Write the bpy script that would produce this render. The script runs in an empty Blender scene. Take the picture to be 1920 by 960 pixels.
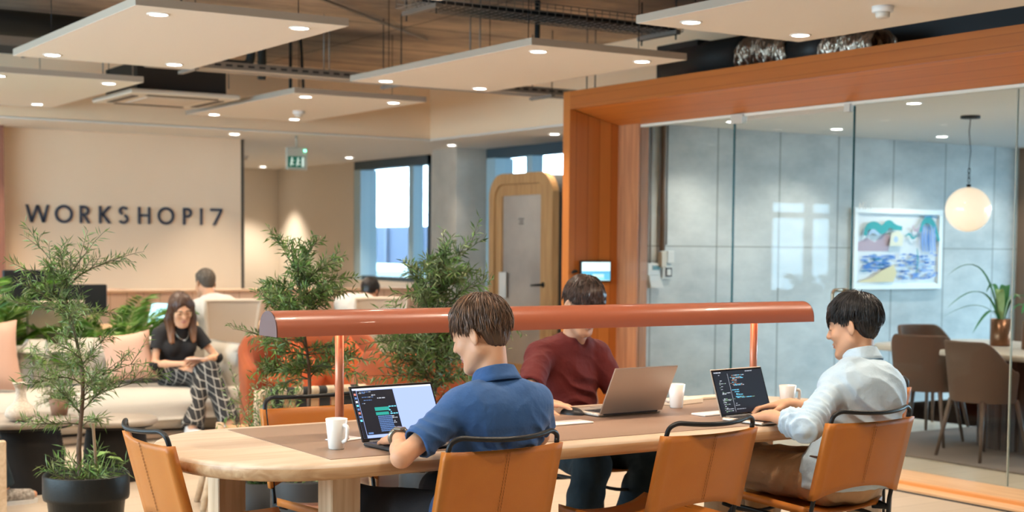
import bpy, math, random
import numpy as np
from mathutils import Vector, Matrix
from mathutils import noise as mnoise
R = math.radians
random.seed(7)
SC = bpy.context.scene
COL = SC.collection

# ---------------------------------------------------------------- camera
cam_data = bpy.data.cameras.new('camera')
cam = bpy.data.objects.new('camera', cam_data)
COL.objects.link(cam)
SC.camera = cam
_yaw, _pit, _rol = 0.57588, 0.058312, 0.0080686
_fw = Vector((math.sin(_yaw)*math.cos(_pit), math.cos(_yaw)*math.cos(_pit), -math.sin(_pit)))
_rt = Vector((math.cos(_yaw), -math.sin(_yaw), 0))
_up = _rt.cross(_fw)
_r2 = _rt*math.cos(_rol) + _up*math.sin(_rol)
_u2 = -_rt*math.sin(_rol) + _up*math.cos(_rol)
cam.matrix_world = Matrix(((_r2.x, _u2.x, -_fw.x, 0), (_r2.y, _u2.y, -_fw.y, 0), (_r2.z, _u2.z, -_fw.z, 1.42), (0, 0, 0, 1)))
cam_data.sensor_width = 36
cam_data.lens = 2715.3/1920*36
cam_data.shift_y = 141.98/1920
cam_data.clip_start = 0.05
cam_data.clip_end = 200
cam_data.dof.use_dof = True
cam_data.dof.focus_distance = 4.9
cam_data.dof.aperture_fstop = 3.5

# ---------------------------------------------------------------- world, exposure
world = bpy.data.worlds.new('world')
SC.world = world
world.use_nodes = True
_bg = world.node_tree.nodes['Background']
_bg.inputs[0].default_value = (0.56, 0.82, 1.0, 1)
_bg.inputs[1].default_value = 12.0
SC.view_settings.view_transform = 'Standard'
SC.view_settings.look = 'None'
SC.view_settings.gamma = 1
SC.view_settings.use_curve_mapping = False
SC.view_settings.exposure = 0.58
SC.cycles.use_denoising = True
SC.cycles.max_bounces = 8
SC.cycles.diffuse_bounces = 4
SC.cycles.glossy_bounces = 3
SC.cycles.transmission_bounces = 6
SC.cycles.transparent_max_bounces = 10
SC.cycles.sample_clamp_indirect = 4
SC.cycles.caustics_reflective = False
SC.cycles.caustics_refractive = False

def area(name, loc, size, energy, color, rot, portal=False, vis=True):
    l = bpy.data.lights.new(name, 'AREA')
    l.shape = 'RECTANGLE'; l.size, l.size_y = size
    l.energy = energy; l.color = color
    if portal:
        l.cycles.is_portal = True
    o = bpy.data.objects.new(name, l); COL.objects.link(o)
    o.location = loc; o.rotation_euler = rot
    return o
# window portals (they only help the renderer find the sky through the openings)
area('portal_left', (-4.1, 7.5, 1.9), (2.0, 9.0), 1, (1, 1, 1), (0, R(-90), 0), True)
area('portal_meeting', (14.05, 4.5, 1.4), (2.1, 8.6), 1, (1, 1, 1), (0, R(90), 0), True)
area('portal_far', (9.3, 16.8, 1.75), (1.6, 2.0), 1, (1, 1, 1), (0, R(90), 0), True)

WARM = (1.0, 0.85, 0.67)
# ---------------------------------------------------------------- materials
_mats = {}
def mat(name, col, rough=0.5, metal=0.0, emit=0.0, ecol=None, noise=None, bump=None, alpha=None, trans=0.0, ior=1.45, sheen=0.0, sss=0.0, spec=None, wood=None, coat=0.0):
    """noise=(scale, col2, contrast) mixes a second colour; bump=(scale, strength); wood=(axis, scale, col2) grain."""
    if name in _mats: return _mats[name]
    m = bpy.data.materials.new(name); m.use_nodes = True
    nt = m.node_tree; N = nt.nodes; L = nt.links
    b = N['Principled BSDF']
    b.inputs['Base Color'].default_value = (*col, 1)
    b.inputs['Roughness'].default_value = rough
    b.inputs['Metallic'].default_value = metal
    if spec is not None: b.inputs['Specular IOR Level'].default_value = spec
    if trans: b.inputs['Transmission Weight'].default_value = trans
    b.inputs['IOR'].default_value = ior
    if sheen: b.inputs['Sheen Weight'].default_value = sheen
    if coat: b.inputs['Coat Weight'].default_value = coat
    if sss:
        b.inputs['Subsurface Weight'].default_value = sss
        b.inputs['Subsurface Radius'].default_value = (0.012, 0.005, 0.003)
        b.inputs['Subsurface Scale'].default_value = 1.0
    if emit:
        b.inputs['Emission Color'].default_value = (*(ecol or col), 1)
        b.inputs['Emission Strength'].default_value = emit
    tc = None
    def coords():
        nonlocal tc
        if tc is None: tc = N.new('ShaderNodeTexCoord')
        return tc.outputs['Object']
    if wood:
        axis, sc, c2 = wood
        mp = N.new('ShaderNodeMapping'); L.new(coords(), mp.inputs[0])
        s = [sc*9, sc*9, sc*9]; s['xyz'.index(axis)] = sc*0.6
        mp.inputs['Scale'].default_value = s
        nz = N.new('ShaderNodeTexNoise'); nz.inputs['Scale'].default_value = 1.0; nz.inputs['Detail'].default_value = 5; nz.inputs['Distortion'].default_value = 0.6
        L.new(mp.outputs[0], nz.inputs['Vector'])
        cr = N.new('ShaderNodeValToRGB'); cr.color_ramp.elements[0].position = 0.36; cr.color_ramp.elements[1].position = 0.64
        cr.color_ramp.elements[0].color = (*c2, 1); cr.color_ramp.elements[1].color = (*col, 1)
        L.new(nz.outputs[0], cr.inputs[0]); L.new(cr.outputs[0], b.inputs['Base Color'])
        bp = N.new('ShaderNodeBump'); bp.inputs['Strength'].default_value = 0.08; L.new(nz.outputs[0], bp.inputs['Height']); L.new(bp.outputs[0], b.inputs['Normal'])
    if noise:
        sc, c2, con = noise
        nz = N.new('ShaderNodeTexNoise'); nz.inputs['Scale'].default_value = sc; nz.inputs['Detail'].default_value = 6
        L.new(coords(), nz.inputs['Vector'])
        cr = N.new('ShaderNodeValToRGB'); cr.color_ramp.elements[0].position = 0.5-con; cr.color_ramp.elements[1].position = 0.5+con
        cr.color_ramp.elements[0].color = (*c2, 1); cr.color_ramp.elements[1].color = (*col, 1)
        L.new(nz.outputs[0], cr.inputs[0]); L.new(cr.outputs[0], b.inputs['Base Color'])
    if bump:
        nz = N.new('ShaderNodeTexNoise'); nz.inputs['Scale'].default_value = bump[0]; nz.inputs['Detail'].default_value = 4
        L.new(coords(), nz.inputs['Vector'])
        bp = N.new('ShaderNodeBump'); bp.inputs['Strength'].default_value = bump[1]; bp.inputs['Distance'].default_value = 0.01
        L.new(nz.outputs[0], bp.inputs['Height']); L.new(bp.outputs[0], b.inputs['Normal'])
    _mats[name] = m
    return m

def glass_mat(name, tint=(0.93, 0.98, 0.97), gloss=0.08, rough=0.0):
    m = bpy.data.materials.new(name); m.use_nodes = True
    nt = m.node_tree; N = nt.nodes; L = nt.links
    out = N['Material Output']; N.remove(N['Principled BSDF'])
    t = N.new('ShaderNodeBsdfTransparent'); t.inputs[0].default_value = (*tint, 1)
    g = N.new('ShaderNodeBsdfGlossy'); g.inputs['Roughness'].default_value = rough
    fr = N.new('ShaderNodeLayerWeight'); fr.inputs[0].default_value = 0.5
    pw = N.new('ShaderNodeMath'); pw.operation = 'POWER'; pw.inputs[1].default_value = 5; L.new(fr.outputs['Facing'], pw.inputs[0])
    ad = N.new('ShaderNodeMath'); ad.operation = 'MULTIPLY_ADD'; ad.inputs[1].default_value = 0.9; ad.inputs[2].default_value = 0.013+gloss
    L.new(pw.outputs[0], ad.inputs[0])
    mx = N.new('ShaderNodeMixShader'); L.new(ad.outputs[0], mx.inputs[0]); L.new(t.outputs[0], mx.inputs[1]); L.new(g.outputs[0], mx.inputs[2])
    L.new(mx.outputs[0], out.inputs[0])
    return m

def concrete_mat(name, c1, c2, scale=1.6, boards=None, bcol=(0.25, 0.2, 0.15), rough=0.85):
    """boards=(axis, period, phase, width): fine board joints across that object axis"""
    m = bpy.data.materials.new(name); m.use_nodes = True
    nt = m.node_tree; N = nt.nodes; L = nt.links; b = N['Principled BSDF']
    b.inputs['Roughness'].default_value = rough
    tc = N.new('ShaderNodeTexCoord')
    mp = N.new('ShaderNodeMapping'); L.new(tc.outputs['Object'], mp.inputs[0]); mp.inputs['Scale'].default_value = (scale*0.5, scale, scale)
    n1 = N.new('ShaderNodeTexNoise'); n1.inputs['Scale'].default_value = 1.3; n1.inputs['Detail'].default_value = 9; n1.inputs['Roughness'].default_value = 0.68; L.new(mp.outputs[0], n1.inputs['Vector'])
    cr = N.new('ShaderNodeValToRGB'); cr.color_ramp.elements[0].position = 0.34; cr.color_ramp.elements[1].position = 0.66
    cr.color_ramp.elements[0].color = (*c2, 1); cr.color_ramp.elements[1].color = (*c1, 1); L.new(n1.outputs[0], cr.inputs[0])
    last = cr.outputs[0]
    if boards:
        for axis, per, ph, wd in boards:
            sx = N.new('ShaderNodeSeparateXYZ'); L.new(tc.outputs['Object'], sx.inputs[0])
            a = N.new('ShaderNodeMath'); a.operation = 'ADD'; a.inputs[1].default_value = ph+100*per; L.new(sx.outputs['XYZ'.index(axis)], a.inputs[0])
            mo = N.new('ShaderNodeMath'); mo.operation = 'MODULO'; mo.inputs[1].default_value = per; L.new(a.outputs[0], mo.inputs[0])
            lt = N.new('ShaderNodeMath'); lt.operation = 'LESS_THAN'; lt.inputs[1].default_value = wd; L.new(mo.outputs[0], lt.inputs[0])
            fl = N.new('ShaderNodeMath'); fl.operation = 'MULTIPLY'; fl.inputs[1].default_value = 0.75; L.new(lt.outputs[0], fl.inputs[0])
            mx = N.new('ShaderNodeMix'); mx.data_type = 'RGBA'; L.new(fl.outputs[0], mx.inputs[0]); L.new(last, mx.inputs[6]); mx.inputs[7].default_value = (*bcol, 1)
            last = mx.outputs[2]
    L.new(last, b.inputs['Base Color'])
    bp = N.new('ShaderNodeBump'); bp.inputs['Strength'].default_value = 0.25; bp.inputs['Distance'].default_value = 0.02; L.new(n1.outputs[0], bp.inputs['Height']); L.new(bp.outputs[0], b.inputs['Normal'])
    return m

def board_mat(name, c1, c2, axis_across, per, grain_axis, rough=0.45, line=0.004, lcol=None, vary=0.35):
    """planks: random tone per board across an axis plus grain along another"""
    m = bpy.data.materials.new(name); m.use_nodes = True
    nt = m.node_tree; N = nt.nodes; L = nt.links; b = N['Principled BSDF']
    b.inputs['Roughness'].default_value = rough; b.inputs['Specular IOR Level'].default_value = 0.25
    tc = N.new('ShaderNodeTexCoord'); sx = N.new('ShaderNodeSeparateXYZ'); L.new(tc.outputs['Object'], sx.inputs[0])
    ac = sx.outputs['XYZ'.index(axis_across.upper())]
    dv = N.new('ShaderNodeMath'); dv.operation = 'DIVIDE'; dv.inputs[1].default_value = per; L.new(ac, dv.inputs[0])
    fl = N.new('ShaderNodeMath'); fl.operation = 'FLOOR'; L.new(dv.outputs[0], fl.inputs[0])
    wn = N.new('ShaderNodeTexWhiteNoise'); wn.noise_dimensions = '1D'; L.new(fl.outputs[0], wn.inputs['W'])
    mp = N.new('ShaderNodeMapping'); L.new(tc.outputs['Object'], mp.inputs[0])
    s = [30, 30, 30]; s['xyz'.index(grain_axis)] = 1.5; mp.inputs['Scale'].default_value = s
    L.new(wn.outputs['Color'], mp.inputs['Location'])
    nz = N.new('ShaderNodeTexNoise'); nz.inputs['Scale'].default_value = 1.0; nz.inputs['Detail'].default_value = 5; L.new(mp.outputs[0], nz.inputs['Vector'])
    ad = N.new('ShaderNodeMath'); ad.operation = 'MULTIPLY'; ad.inputs[1].default_value = vary; L.new(wn.outputs['Value'], ad.inputs[0])
    a2 = N.new('ShaderNodeMath'); a2.operation = 'MULTIPLY_ADD'; a2.inputs[1].default_value = 1-vary; L.new(nz.outputs[0], a2.inputs[0]); L.new(ad.outputs[0], a2.inputs[2])
    mx = N.new('ShaderNodeMix'); mx.data_type = 'RGBA'; L.new(a2.outputs[0], mx.inputs[0]); mx.inputs[6].default_value = (*c2, 1); mx.inputs[7].default_value = (*c1, 1)
    fr = N.new('ShaderNodeMath'); fr.operation = 'FRACT'; L.new(dv.outputs[0], fr.inputs[0])
    lt = N.new('ShaderNodeMath'); lt.operation = 'LESS_THAN'; lt.inputs[1].default_value = line/per; L.new(fr.outputs[0], lt.inputs[0])
    m2 = N.new('ShaderNodeMix'); m2.data_type = 'RGBA'; L.new(lt.outputs[0], m2.inputs[0]); L.new(mx.outputs[2], m2.inputs[6])
    m2.inputs[7].default_value = (*(lcol or tuple(c*0.45 for c in c2)), 1)
    L.new(m2.outputs[2], b.inputs['Base Color'])
    return m

# ---------------------------------------------------------------- mesh helpers
class MB:
    def __init__(s): s.v = []; s.f = []; s.m = []; s.sm = []
    def add(s, v, f, mi=0, smooth=False):
        o = len(s.v); s.v += [tuple(p) for p in v]
        s.f += [tuple(i+o for i in q) for q in f]; s.m += [mi]*len(f); s.sm += [smooth]*len(f)
        return s
    def xf(s, M, start=0):
        for i in range(start, len(s.v)): s.v[i] = tuple(M @ Vector(s.v[i]))
        return s
    def box(s, c, d, mi=0, M=None, bev=0.0):
        hx, hy, hz = d[0]/2, d[1]/2, d[2]/2
        if bev <= 0:
            v = [(c[0]+x*hx, c[1]+y*hy, c[2]+z*hz) for x in (-1, 1) for y in (-1, 1) for z in (-1, 1)]
            f = [(0, 1, 3, 2), (4, 6, 7, 5), (0, 4, 5, 1), (2, 3, 7, 6), (0, 2, 6, 4), (1, 5, 7, 3)]
        else:
            bev = min(bev, hx*0.99, hy*0.99, hz*0.99)
            v = []; idx = {}
            for x in (-1, 1):
                for y in (-1, 1):
                    for z in (-1, 1):
                        for ax in range(3):
                            p = [c[0]+x*hx, c[1]+y*hy, c[2]+z*hz]
                            for k, sg in enumerate((x, y, z)):
                                if k != ax: p[k] -= sg*bev
                            idx[(x, y, z, ax)] = len(v); v.append(tuple(p))
            f = []
            S = (-1, 1)
            for ax in range(3):
                a, b_ = [k for k in range(3) if k != ax]
                for sg in S:
                    q = []
                    for (u, w) in ((-1, -1), (1, -1), (1, 1), (-1, 1)):
                        k = [0, 0, 0]; k[ax] = sg; k[a] = u; k[b_] = w
                        q.append(idx[(*k, ax)])
                    f.append(tuple(q))
                # edges along ax
                for u in S:
                    for w in S:
                        k0 = [0, 0, 0]; k1 = [0, 0, 0]
                        k0[ax] = -1; k1[ax] = 1; k0[a] = k1[a] = u; k0[b_] = k1[b_] = w
                        f.append((idx[(*k0, a)], idx[(*k1, a)], idx[(*k1, b_)], idx[(*k0, b_)]))
            for x in S:
                for y in S:
                    for z in S: f.append((idx[(x, y, z, 0)], idx[(x, y, z, 1)], idx[(x, y, z, 2)]))
        if M is not None: v = [tuple(M @ Vector(p)) for p in v]
        return s.add(v, f, mi)
    def tube(s, pts, r, n=10, mi=0, closed=False, cap=True, smooth=True, flat=1.0):
        pts = [Vector(p) for p in pts]; N = len(pts)
        if not isinstance(r, (list, tuple)): r = [r]*N
        v = []; up = None
        for i, p in enumerate(pts):
            a = pts[(i-1) % N] if (closed or i > 0) else p
            b_ = pts[(i+1) % N] if (closed or i < N-1) else p
            t = (b_-a)
            if t.length < 1e-9: t = Vector((0, 0, 1))
            t.normalize()
            if up is None:
                up = Vector((0, 0, 1)) if abs(t.z) < 0.9 else Vector((1, 0, 0))
            u = up - t*up.dot(t)
            if u.length < 1e-6: u = t.orthogonal()
            u.normalize(); w = t.cross(u); up = u
            for k in range(n):
                an = 2*math.pi*k/n
                v.append(p + (u*math.cos(an)*flat + w*math.sin(an))*r[i])
        f = []
        for i in range(N if closed else N-1):
            j = (i+1) % N
            for k in range(n):
                f.append((i*n+k, i*n+(k+1) % n, j*n+(k+1) % n, j*n+k))
        if cap and not closed:
            f.append(tuple(range(n))[::-1]); f.append(tuple((N-1)*n+k for k in range(n)))
        return s.add(v, f, mi, smooth)
    def lathe(s, prof, n=32, c=(0, 0, 0), mi=0, smooth=True, cap=True):
        v = []; f = []
        for (r, z) in prof:
            for k in range(n):
                a = 2*math.pi*k/n; v.append((c[0]+r*math.cos(a), c[1]+r*math.sin(a), c[2]+z))
        for i in range(len(prof)-1):
            for k in range(n): f.append((i*n+k, i*n+(k+1) % n, (i+1)*n+(k+1) % n, (i+1)*n+k))
        if cap:
            if prof[0][0] > 1e-6: f.append(tuple(range(n))[::-1])
            if prof[-1][0] > 1e-6: f.append(tuple((len(prof)-1)*n+k for k in range(n)))
        return s.add(v, f, mi, smooth)
    def prism(s, poly, z0, z1, mi=0, M=None, smooth=False):
        n = len(poly)
        v = [(x, y, z0) for x, y in poly]+[(x, y, z1) for x, y in poly]
        f = [tuple(range(n))[::-1], tuple(range(n, 2*n))]+[(i, (i+1) % n, n+(i+1) % n, n+i) for i in range(n)]
        if M is not None: v = [tuple(M @ Vector(p)) for p in v]
        return s.add(v, f, mi, smooth)
    def grid(s, fn, nu, nv, mi=0, smooth=True, closeu=False):
        v = [fn(i/(nu-1) if not closeu else i/nu, j/(nv-1)) for j in range(nv) for i in range(nu)]
        f = []
        for j in range(nv-1):
            for i in range(nu if closeu else nu-1):
                f.append((j*nu+i, j*nu+(i+1) % nu, (j+1)*nu+(i+1) % nu, (j+1)*nu+i))
        return s.add(v, f, mi, smooth)
    def build(s, name, mats, parent=None, loc=None, rotz=None, auto=True):
        me = bpy.data.meshes.new(name)
        me.from_pydata(s.v, [], s.f)
        if not isinstance(mats, (list, tuple)): mats = [mats]
        for m in mats: me.materials.append(m)
        me.polygons.foreach_set('material_index', s.m)
        me.polygons.foreach_set('use_smooth', s.sm)
        me.update()
        o = bpy.data.objects.new(name, me); COL.objects.link(o)
        if parent is not None: o.parent = parent
        if loc is not None: o.location = loc
        if rotz is not None: o.rotation_euler = (0, 0, rotz)
        return o

def arc_pts(pts, rad, n=5):
    """round the corners of a polyline"""
    pts = [Vector(p) for p in pts]; out = [pts[0]]
    for i in range(1, len(pts)-1):
        a, b_, c = pts[i-1], pts[i], pts[i+1]
        d1 = (a-b_); d2 = (c-b_); r_ = min(rad, d1.length*0.49, d2.length*0.49)
        p = b_+d1.normalized()*r_; q = b_+d2.normalized()*r_
        for k in range(n+1):
            t = k/n; out.append(p*(1-t)**2+b_*2*t*(1-t)+q*t*t)
    out.append(pts[-1]); return out

def tag(o, label=None, cat=None, group=None, kind=None):
    if label: o['label'] = label
    if cat: o['category'] = cat
    if group: o['group'] = group
    if kind: o['kind'] = kind
    return o
def thing(name, label, cat, loc=(0, 0, 0), rotz=0, group=None):
    o = bpy.data.objects.new(name, None); COL.objects.link(o)
    o.empty_display_size = 0.1
    o.location = loc; o.rotation_euler = (0, 0, rotz)
    return tag(o, label, cat, group)
def struct(o): o['kind'] = 'structure'; return o
def dup(root, loc=None, rotz=None, label=None, group=None):
    r_ = root.copy(); COL.objects.link(r_)
    if loc is not None: r_.location = loc
    if rotz is not None: r_.rotation_euler = (0, 0, rotz)
    if label: r_['label'] = label
    if group: r_['group'] = group
    for ch in list(root.children):
        c = ch.copy(); COL.objects.link(c); c.parent = r_
        for g in list(ch.children):
            d = g.copy(); COL.objects.link(d); d.parent = c
    return r_
def spot(name, loc, energy, parent=None, color=WARM, angle=100, blend=0.6, r=0.035, dirv=None):
    l = bpy.data.lights.new(name, 'SPOT'); l.energy = energy; l.color = color
    l.spot_size = R(angle); l.spot_blend = blend; l.shadow_soft_size = r
    o = bpy.data.objects.new(name, l); COL.objects.link(o); o.location = loc
    if parent: o.parent = parent
    return o

# ---------------------------------------------------------------- palette
M_WHITE = mat('white_paint', (0.80, 0.74, 0.66), 0.75)
M_PANEL = mat('ceiling_panel_paint', (0.88, 0.82, 0.74), 0.8)
M_PANEL_EDGE = mat('panel_edge_shaded', (0.42, 0.35, 0.28), 0.9)  # shade put into the colour of the panel sides, which daylight made too bright
M_BEIGE = mat('beige_paint', (0.93, 0.72, 0.50), 0.85)
M_SIGNWALL = mat('sign_wall_paint', (0.88, 0.70, 0.52), 0.85, noise=(3.0, (0.85, 0.67, 0.49), 0.3))
M_GREIGE = mat('greige_paint', (0.72, 0.65, 0.56), 0.85)
M_BLACK = mat('black_metal', (0.008, 0.008, 0.009), 0.42, 0.0, spec=.35)
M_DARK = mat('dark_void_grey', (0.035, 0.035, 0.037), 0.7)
M_STEEL = mat('galvanised_steel', (0.32, 0.29, 0.26), 0.5, 0.7)
M_GLASS = glass_mat('clear_glass', (0.95, 0.985, 0.98), 0.0)
M_PANE = glass_mat('window_glass', (0.96, 0.98, 1.0), 0.0)
M_CONC_CEIL = concrete_mat('board_marked_concrete', (0.68, 0.50, 0.34), (0.26, 0.20, 0.16), 1.2, boards=(('Y', 1.23, 0.35, 0.035), ('Y', 0.246, 0.1, 0.006), ('X', 3.7, 1.5, 0.02)), bcol=(0.09, 0.07, 0.05))
M_CONC_WALL = concrete_mat('smooth_concrete', (0.66, 0.67, 0.65), (0.42, 0.45, 0.45), 1.7, boards=(('X', 0.705, 0.385, 0.016), ('Z', 5.0, 3.566, 0.010)), bcol=(0.2, 0.2, 0.19))
M_CONC_COL = concrete_mat('column_concrete', (0.60, 0.55, 0.48), (0.48, 0.44, 0.38), 2.0)
M_CEDAR_V = board_mat('cedar_boards_vertical', (0.56, 0.205, 0.048), (0.37, 0.10, 0.016), 'x', 0.11, 'z', 0.42, vary=0.55)
M_CEDAR_H = board_mat('cedar_boards_horizontal', (0.46, 0.14, 0.026), (0.31, 0.08, 0.013), 'z', 0.07, 'y', 0.42, line=0.002)
M_CEDAR_S = board_mat('cedar_boards_soffit', (0.60, 0.205, 0.045), (0.42, 0.12, 0.02), 'x', 0.13, 'y', 0.4, line=0.003)
M_FLOOR = board_mat('pale_plank_floor', (0.54, 0.44, 0.34), (0.41, 0.325, 0.24), 'y', 0.22, 'x', 0.38, line=0.003, vary=0.5)
M_EMIT = mat('lamp_diffuser', (1, 0.97, 0.9), 0.5, emit=14, ecol=(1, 0.96, 0.88))
# ================================================================ the room shell
def sbox(name, lo, hi, m):
    b = MB(); c = [(lo[i]+hi[i])/2 for i in range(3)]; d = [hi[i]-lo[i] for i in range(3)]
    b.box((0, 0, 0), d); o = b.build(name, m, loc=c); return struct(o)
def sobj(name, b, m):
    return struct(b.build(name, m))
def boxes(name, L, m):
    b = MB()
    for lo, hi in L:
        b.box([(lo[i]+hi[i])/2 for i in range(3)], [hi[i]-lo[i] for i in range(3)])
    return struct(b.build(name, m))
CZ = 3.25
b = MB(); b.box((5, 9, -0.1), (20.6, 26, 0.2)); sobj('floor', b, M_FLOOR)
b = MB(); b.box((5, 9, CZ+0.1), (20.6, 26, 0.2)); sobj('ceiling', b, M_CONC_CEIL)
# front wall (behind the camera) and left wall with tall glazing
boxes('wall_front', [((-4.3, -3.3, 0), (12.6, -3.1, CZ))], M_WHITE)
boxes('wall_left', [((-4.3, -3.1, 0), (-4.1, 15.05, 0.9)), ((-4.3, -3.1, 2.9), (-4.1, 15.05, CZ)), ((-4.3, -3.1, 0.9), (-4.1, 3.0, 2.9)), ((-4.3, 12.0, 0.9), (-4.1, 15.05, 2.9))] +
      [((-4.3, y, 0.9), (-4.1, y+0.2, 2.9)) for y in (5.2, 7.5, 9.8)], M_WHITE)
# sign wall and its lit soffit
boxes('wall_sign', [((3.56, 14.83, 0), (6.11, 15.0, 2.58))], M_SIGNWALL)
boxes('trim_1', [((6.11, 14.85, 0), (6.155, 15.0, 2.58))], mat('dark_grey_trim', (0.10, 0.095, 0.085), 0.6))
boxes('wall_sign_return', [((3.40, 14.6, 0), (3.56, 15.0, 2.58))], mat('brown_trim', (0.30, 0.13, 0.09), 0.6))
# far wall left of the sign wall, with white framed windows (seen mirrored in the glass partition)
W2 = [(-1.15, 0.10)]
L_ = [((-4.1, 14.9, 0), (3.4, 15.05, 0.80)), ((-4.1, 14.9, 2.12), (3.4, 15.05, 2.58))]
xs = [-4.1]+[v for p in W2 for v in p]+[3.4]
L_ += [((xs[i], 14.9, 0.80), (xs[i+1], 15.05, 2.12)) for i in range(0, len(xs), 2)]
boxes('wall_back_left', L_, M_WHITE)
for i, (a, c) in enumerate(W2):
    w = MB(); m_ = (a+c)/2
    for lo, hi in (((a, 14.93, 0.80), (a+0.05, 15.0, 2.12)), ((c-0.05, 14.93, 0.80), (c, 15.0, 2.12)), ((a, 14.93, 0.80), (c, 15.0, 0.85)), ((a, 14.93, 2.07), (c, 15.0, 2.12)), ((a, 14.93, 1.86), (c, 15.0, 1.94)), ((m_-.20, 14.93, 0.80), (m_-.08, 15.0, 2.12))):
        w.box([(lo[k]+hi[k])/2 for k in range(3)], [hi[k]-lo[k] for k in range(3)])
    f = w.build('window_%d' % (i+3), mat('white_window_frame', (0.8, 0.8, 0.78), 0.4)); struct(f)
    p = MB().box((m_, 14.965, 1.46), (c-a-0.08, 0.006, 1.24)).build('pane', M_PANE, f)
# lowered slab over the corridor: beige downstand faces, pale soffit
b = MB(); b.box((1.875, 14.40, (2.58+CZ)/2), (11.95, 1.3, CZ-2.58)); sobj('wall_bulkhead', b, M_BEIGE)
b = MB(); b.box((8.475, 14.3, (2.58+CZ)/2+0.001), (1.25, 11.0, CZ-2.58)); b.box((7.55, 18.9, 2.93), (3.2, 3.4, 0.66)); sobj('wall_bulkhead_right', b, M_BEIGE)
b = MB(); b.box((1.9, 14.40, 2.575), (12.0, 1.3, 0.02)); b.box((7.6, 15.9, 2.5755), (3.3, 2.2, 0.02)); b.box((8.475, 14.9, 2.574), (1.25, 12.2, 0.02)); b.box((7.6, 18.9, 2.576), (3.3, 4.0, 0.02)); sobj('ceiling_soffit', b, mat('soffit_paint', (0.84, 0.82, 0.78), 0.85))
# window wall x = 9
FR = mat('window_frame_slate', (0.05, 0.085, 0.11), 0.5)
FRB = mat('window_frame_pale_blue', (0.40, 0.58, 0.68), 0.45)
boxes('wall_window', [((9.0, 9.6, 0), (9.3, 22, 0.96)), ((9.0, 17.85, 0.96), (9.3, 22, 2.6)), ((9.0, 9.6, 0.96), (9.3, 12.3, 2.6)), ((9.0, 14.9, 0.96), (9.3, 15.73, 2.6))], M_GREIGE)
boxes('wall_far', [((6.0, 20.4, 0), (9.2, 20.6, 2.6)), ((5.95, 15.0, 0), (6.09, 20.6, 2.6))], M_GREIGE)
b = MB(); b.box((8.95, 14.735, 1.29), (0.70, 0.56, 2.58)); sobj('wall_column', b, M_CONC_COL)
def window(n, y0, y1, z0, z1, mull):
    w = MB()
    for lo, hi in (((9.0, y0, z1-0.13), (9.2, y1, z1)), ((9.0, y0, z0), (9.2, y0+0.10, z1)), ((9.02, y0, z0), (9.2, y1, z0+0.06))):
        w.box([(lo[k]+hi[k])/2 for k in range(3)], [hi[k]-lo[k] for k in range(3)])
    for lo, hi in (((9.0, y1-0.2, z0), (9.25, y1, z1-0.13)),)+tuple(((9.05, m_, z0), (9.2, m_+0.13, z1-0.13)) for m_ in mull):
        w.box([(lo[k]+hi[k])/2 for k in range(3)], [hi[k]-lo[k] for k in range(3)], mi=1)
    o = struct(w.build('window_%d' % n, [FR, FRB]))
    MB().box((9.14, (y0+y1)/2, (z0+z1)/2), (0.006, y1-y0-0.1, z1-z0-0.1)).build('pane', M_PANE, o)
window(1, 15.73, 17.86, 0.96, 2.58, [16.28])
window(2, 12.3, 14.44, 0.96, 2.58, [13.55])
# exterior seen through the windows
b = MB(); b.box((17.5, 33, 0.5), (3, 50, 2.75))
for k in range(26): b.box((15.97, 14+k*1.6, 0.9), (0.08, 0.12, 1.9), mi=1)
o = b.build('neighbouring_building', [mat('blue_grey_cladding', (0.030, 0.040, 0.066), 0.8), mat('cladding_rib', (0.045, 0.055, 0.08), 0.8)])
tag(o, 'blue grey clad building across the yard outside the window', 'building')
t = thing('parked_van', 'white vehicle parked outside under the window view', 'vehicle', (13.4, 26.3, 0))
b = MB(); b.box((0, 0, 0.50), (1.6, 3.9, 0.55), bev=0.1); b.box((0, -.3, 0.86), (1.45, 2.4, 0.40), bev=0.12); b.build('van_body', mat('white_vehicle_paint', (0.30, 0.36, 0.36), 0.4), t)
for y in (-1.2, 1.2):
    for x in (-.72, .72): MB().tube([(x-.1, y, .27), (x+.1, y, .27)], .27, 18).build('wheel', mat('tyre_rubber', (.02, .02, .02), .8), t)
b = MB(); b.box((40, 20, -0.15), (61, 90, 0.3)); sobj('floor_outside', b, mat('paving_outside', (0.22, 0.24, 0.26), 0.9))

# ---------------------------------------------------------------- cedar portal with glass partition
X0, X1 = 6.54, 7.02
YJ = 9.27
b = MB()
b.add([(X0, YJ, 0), (X0, YJ, 2.494), (X1+0.0, YJ-0.02, 2.385), (X1, YJ-0.02, 0)], [(0, 1, 2, 3)])
b.add([(X0, YJ, 0), (X0, 9.36, 0), (X0, 9.36, 2.633), (X0, YJ, 2.633)], [(0, 1, 2, 3)])
b.add([(X0, 9.36, 0), (7.4, 9.36, 0), (7.4, 9.36, 2.633), (X0, 9.36, 2.633)], [(0, 1, 2, 3)])
o = b.build('trim_2', M_CEDAR_V); struct(o)
b = MB(); b.box((X0+0.015, (YJ-3)/2, (2.494+2.633)/2), (0.03, YJ+3, 0.139)); sobj('trim_3', b, M_CEDAR_H)
b = MB()
b.add([(X0+0.03, -3, 2.496), (X0+0.03, YJ, 2.496), (X1, YJ, 2.385), (X1, -3, 2.385)], [(0, 1, 2, 3)])
b.add([(X0+0.03, -3, 2.633), (X0+0.03, YJ+.09, 2.633), (X1+0.4, YJ+.09, 2.633), (X1+0.4, -3, 2.633)], [(3, 2, 1, 0)])
b.add([(X1, -3, 2.385), (X1, YJ, 2.385), (X1, YJ, 2.633), (X1, -3, 2.633)], [(0, 1, 2, 3)])
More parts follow.
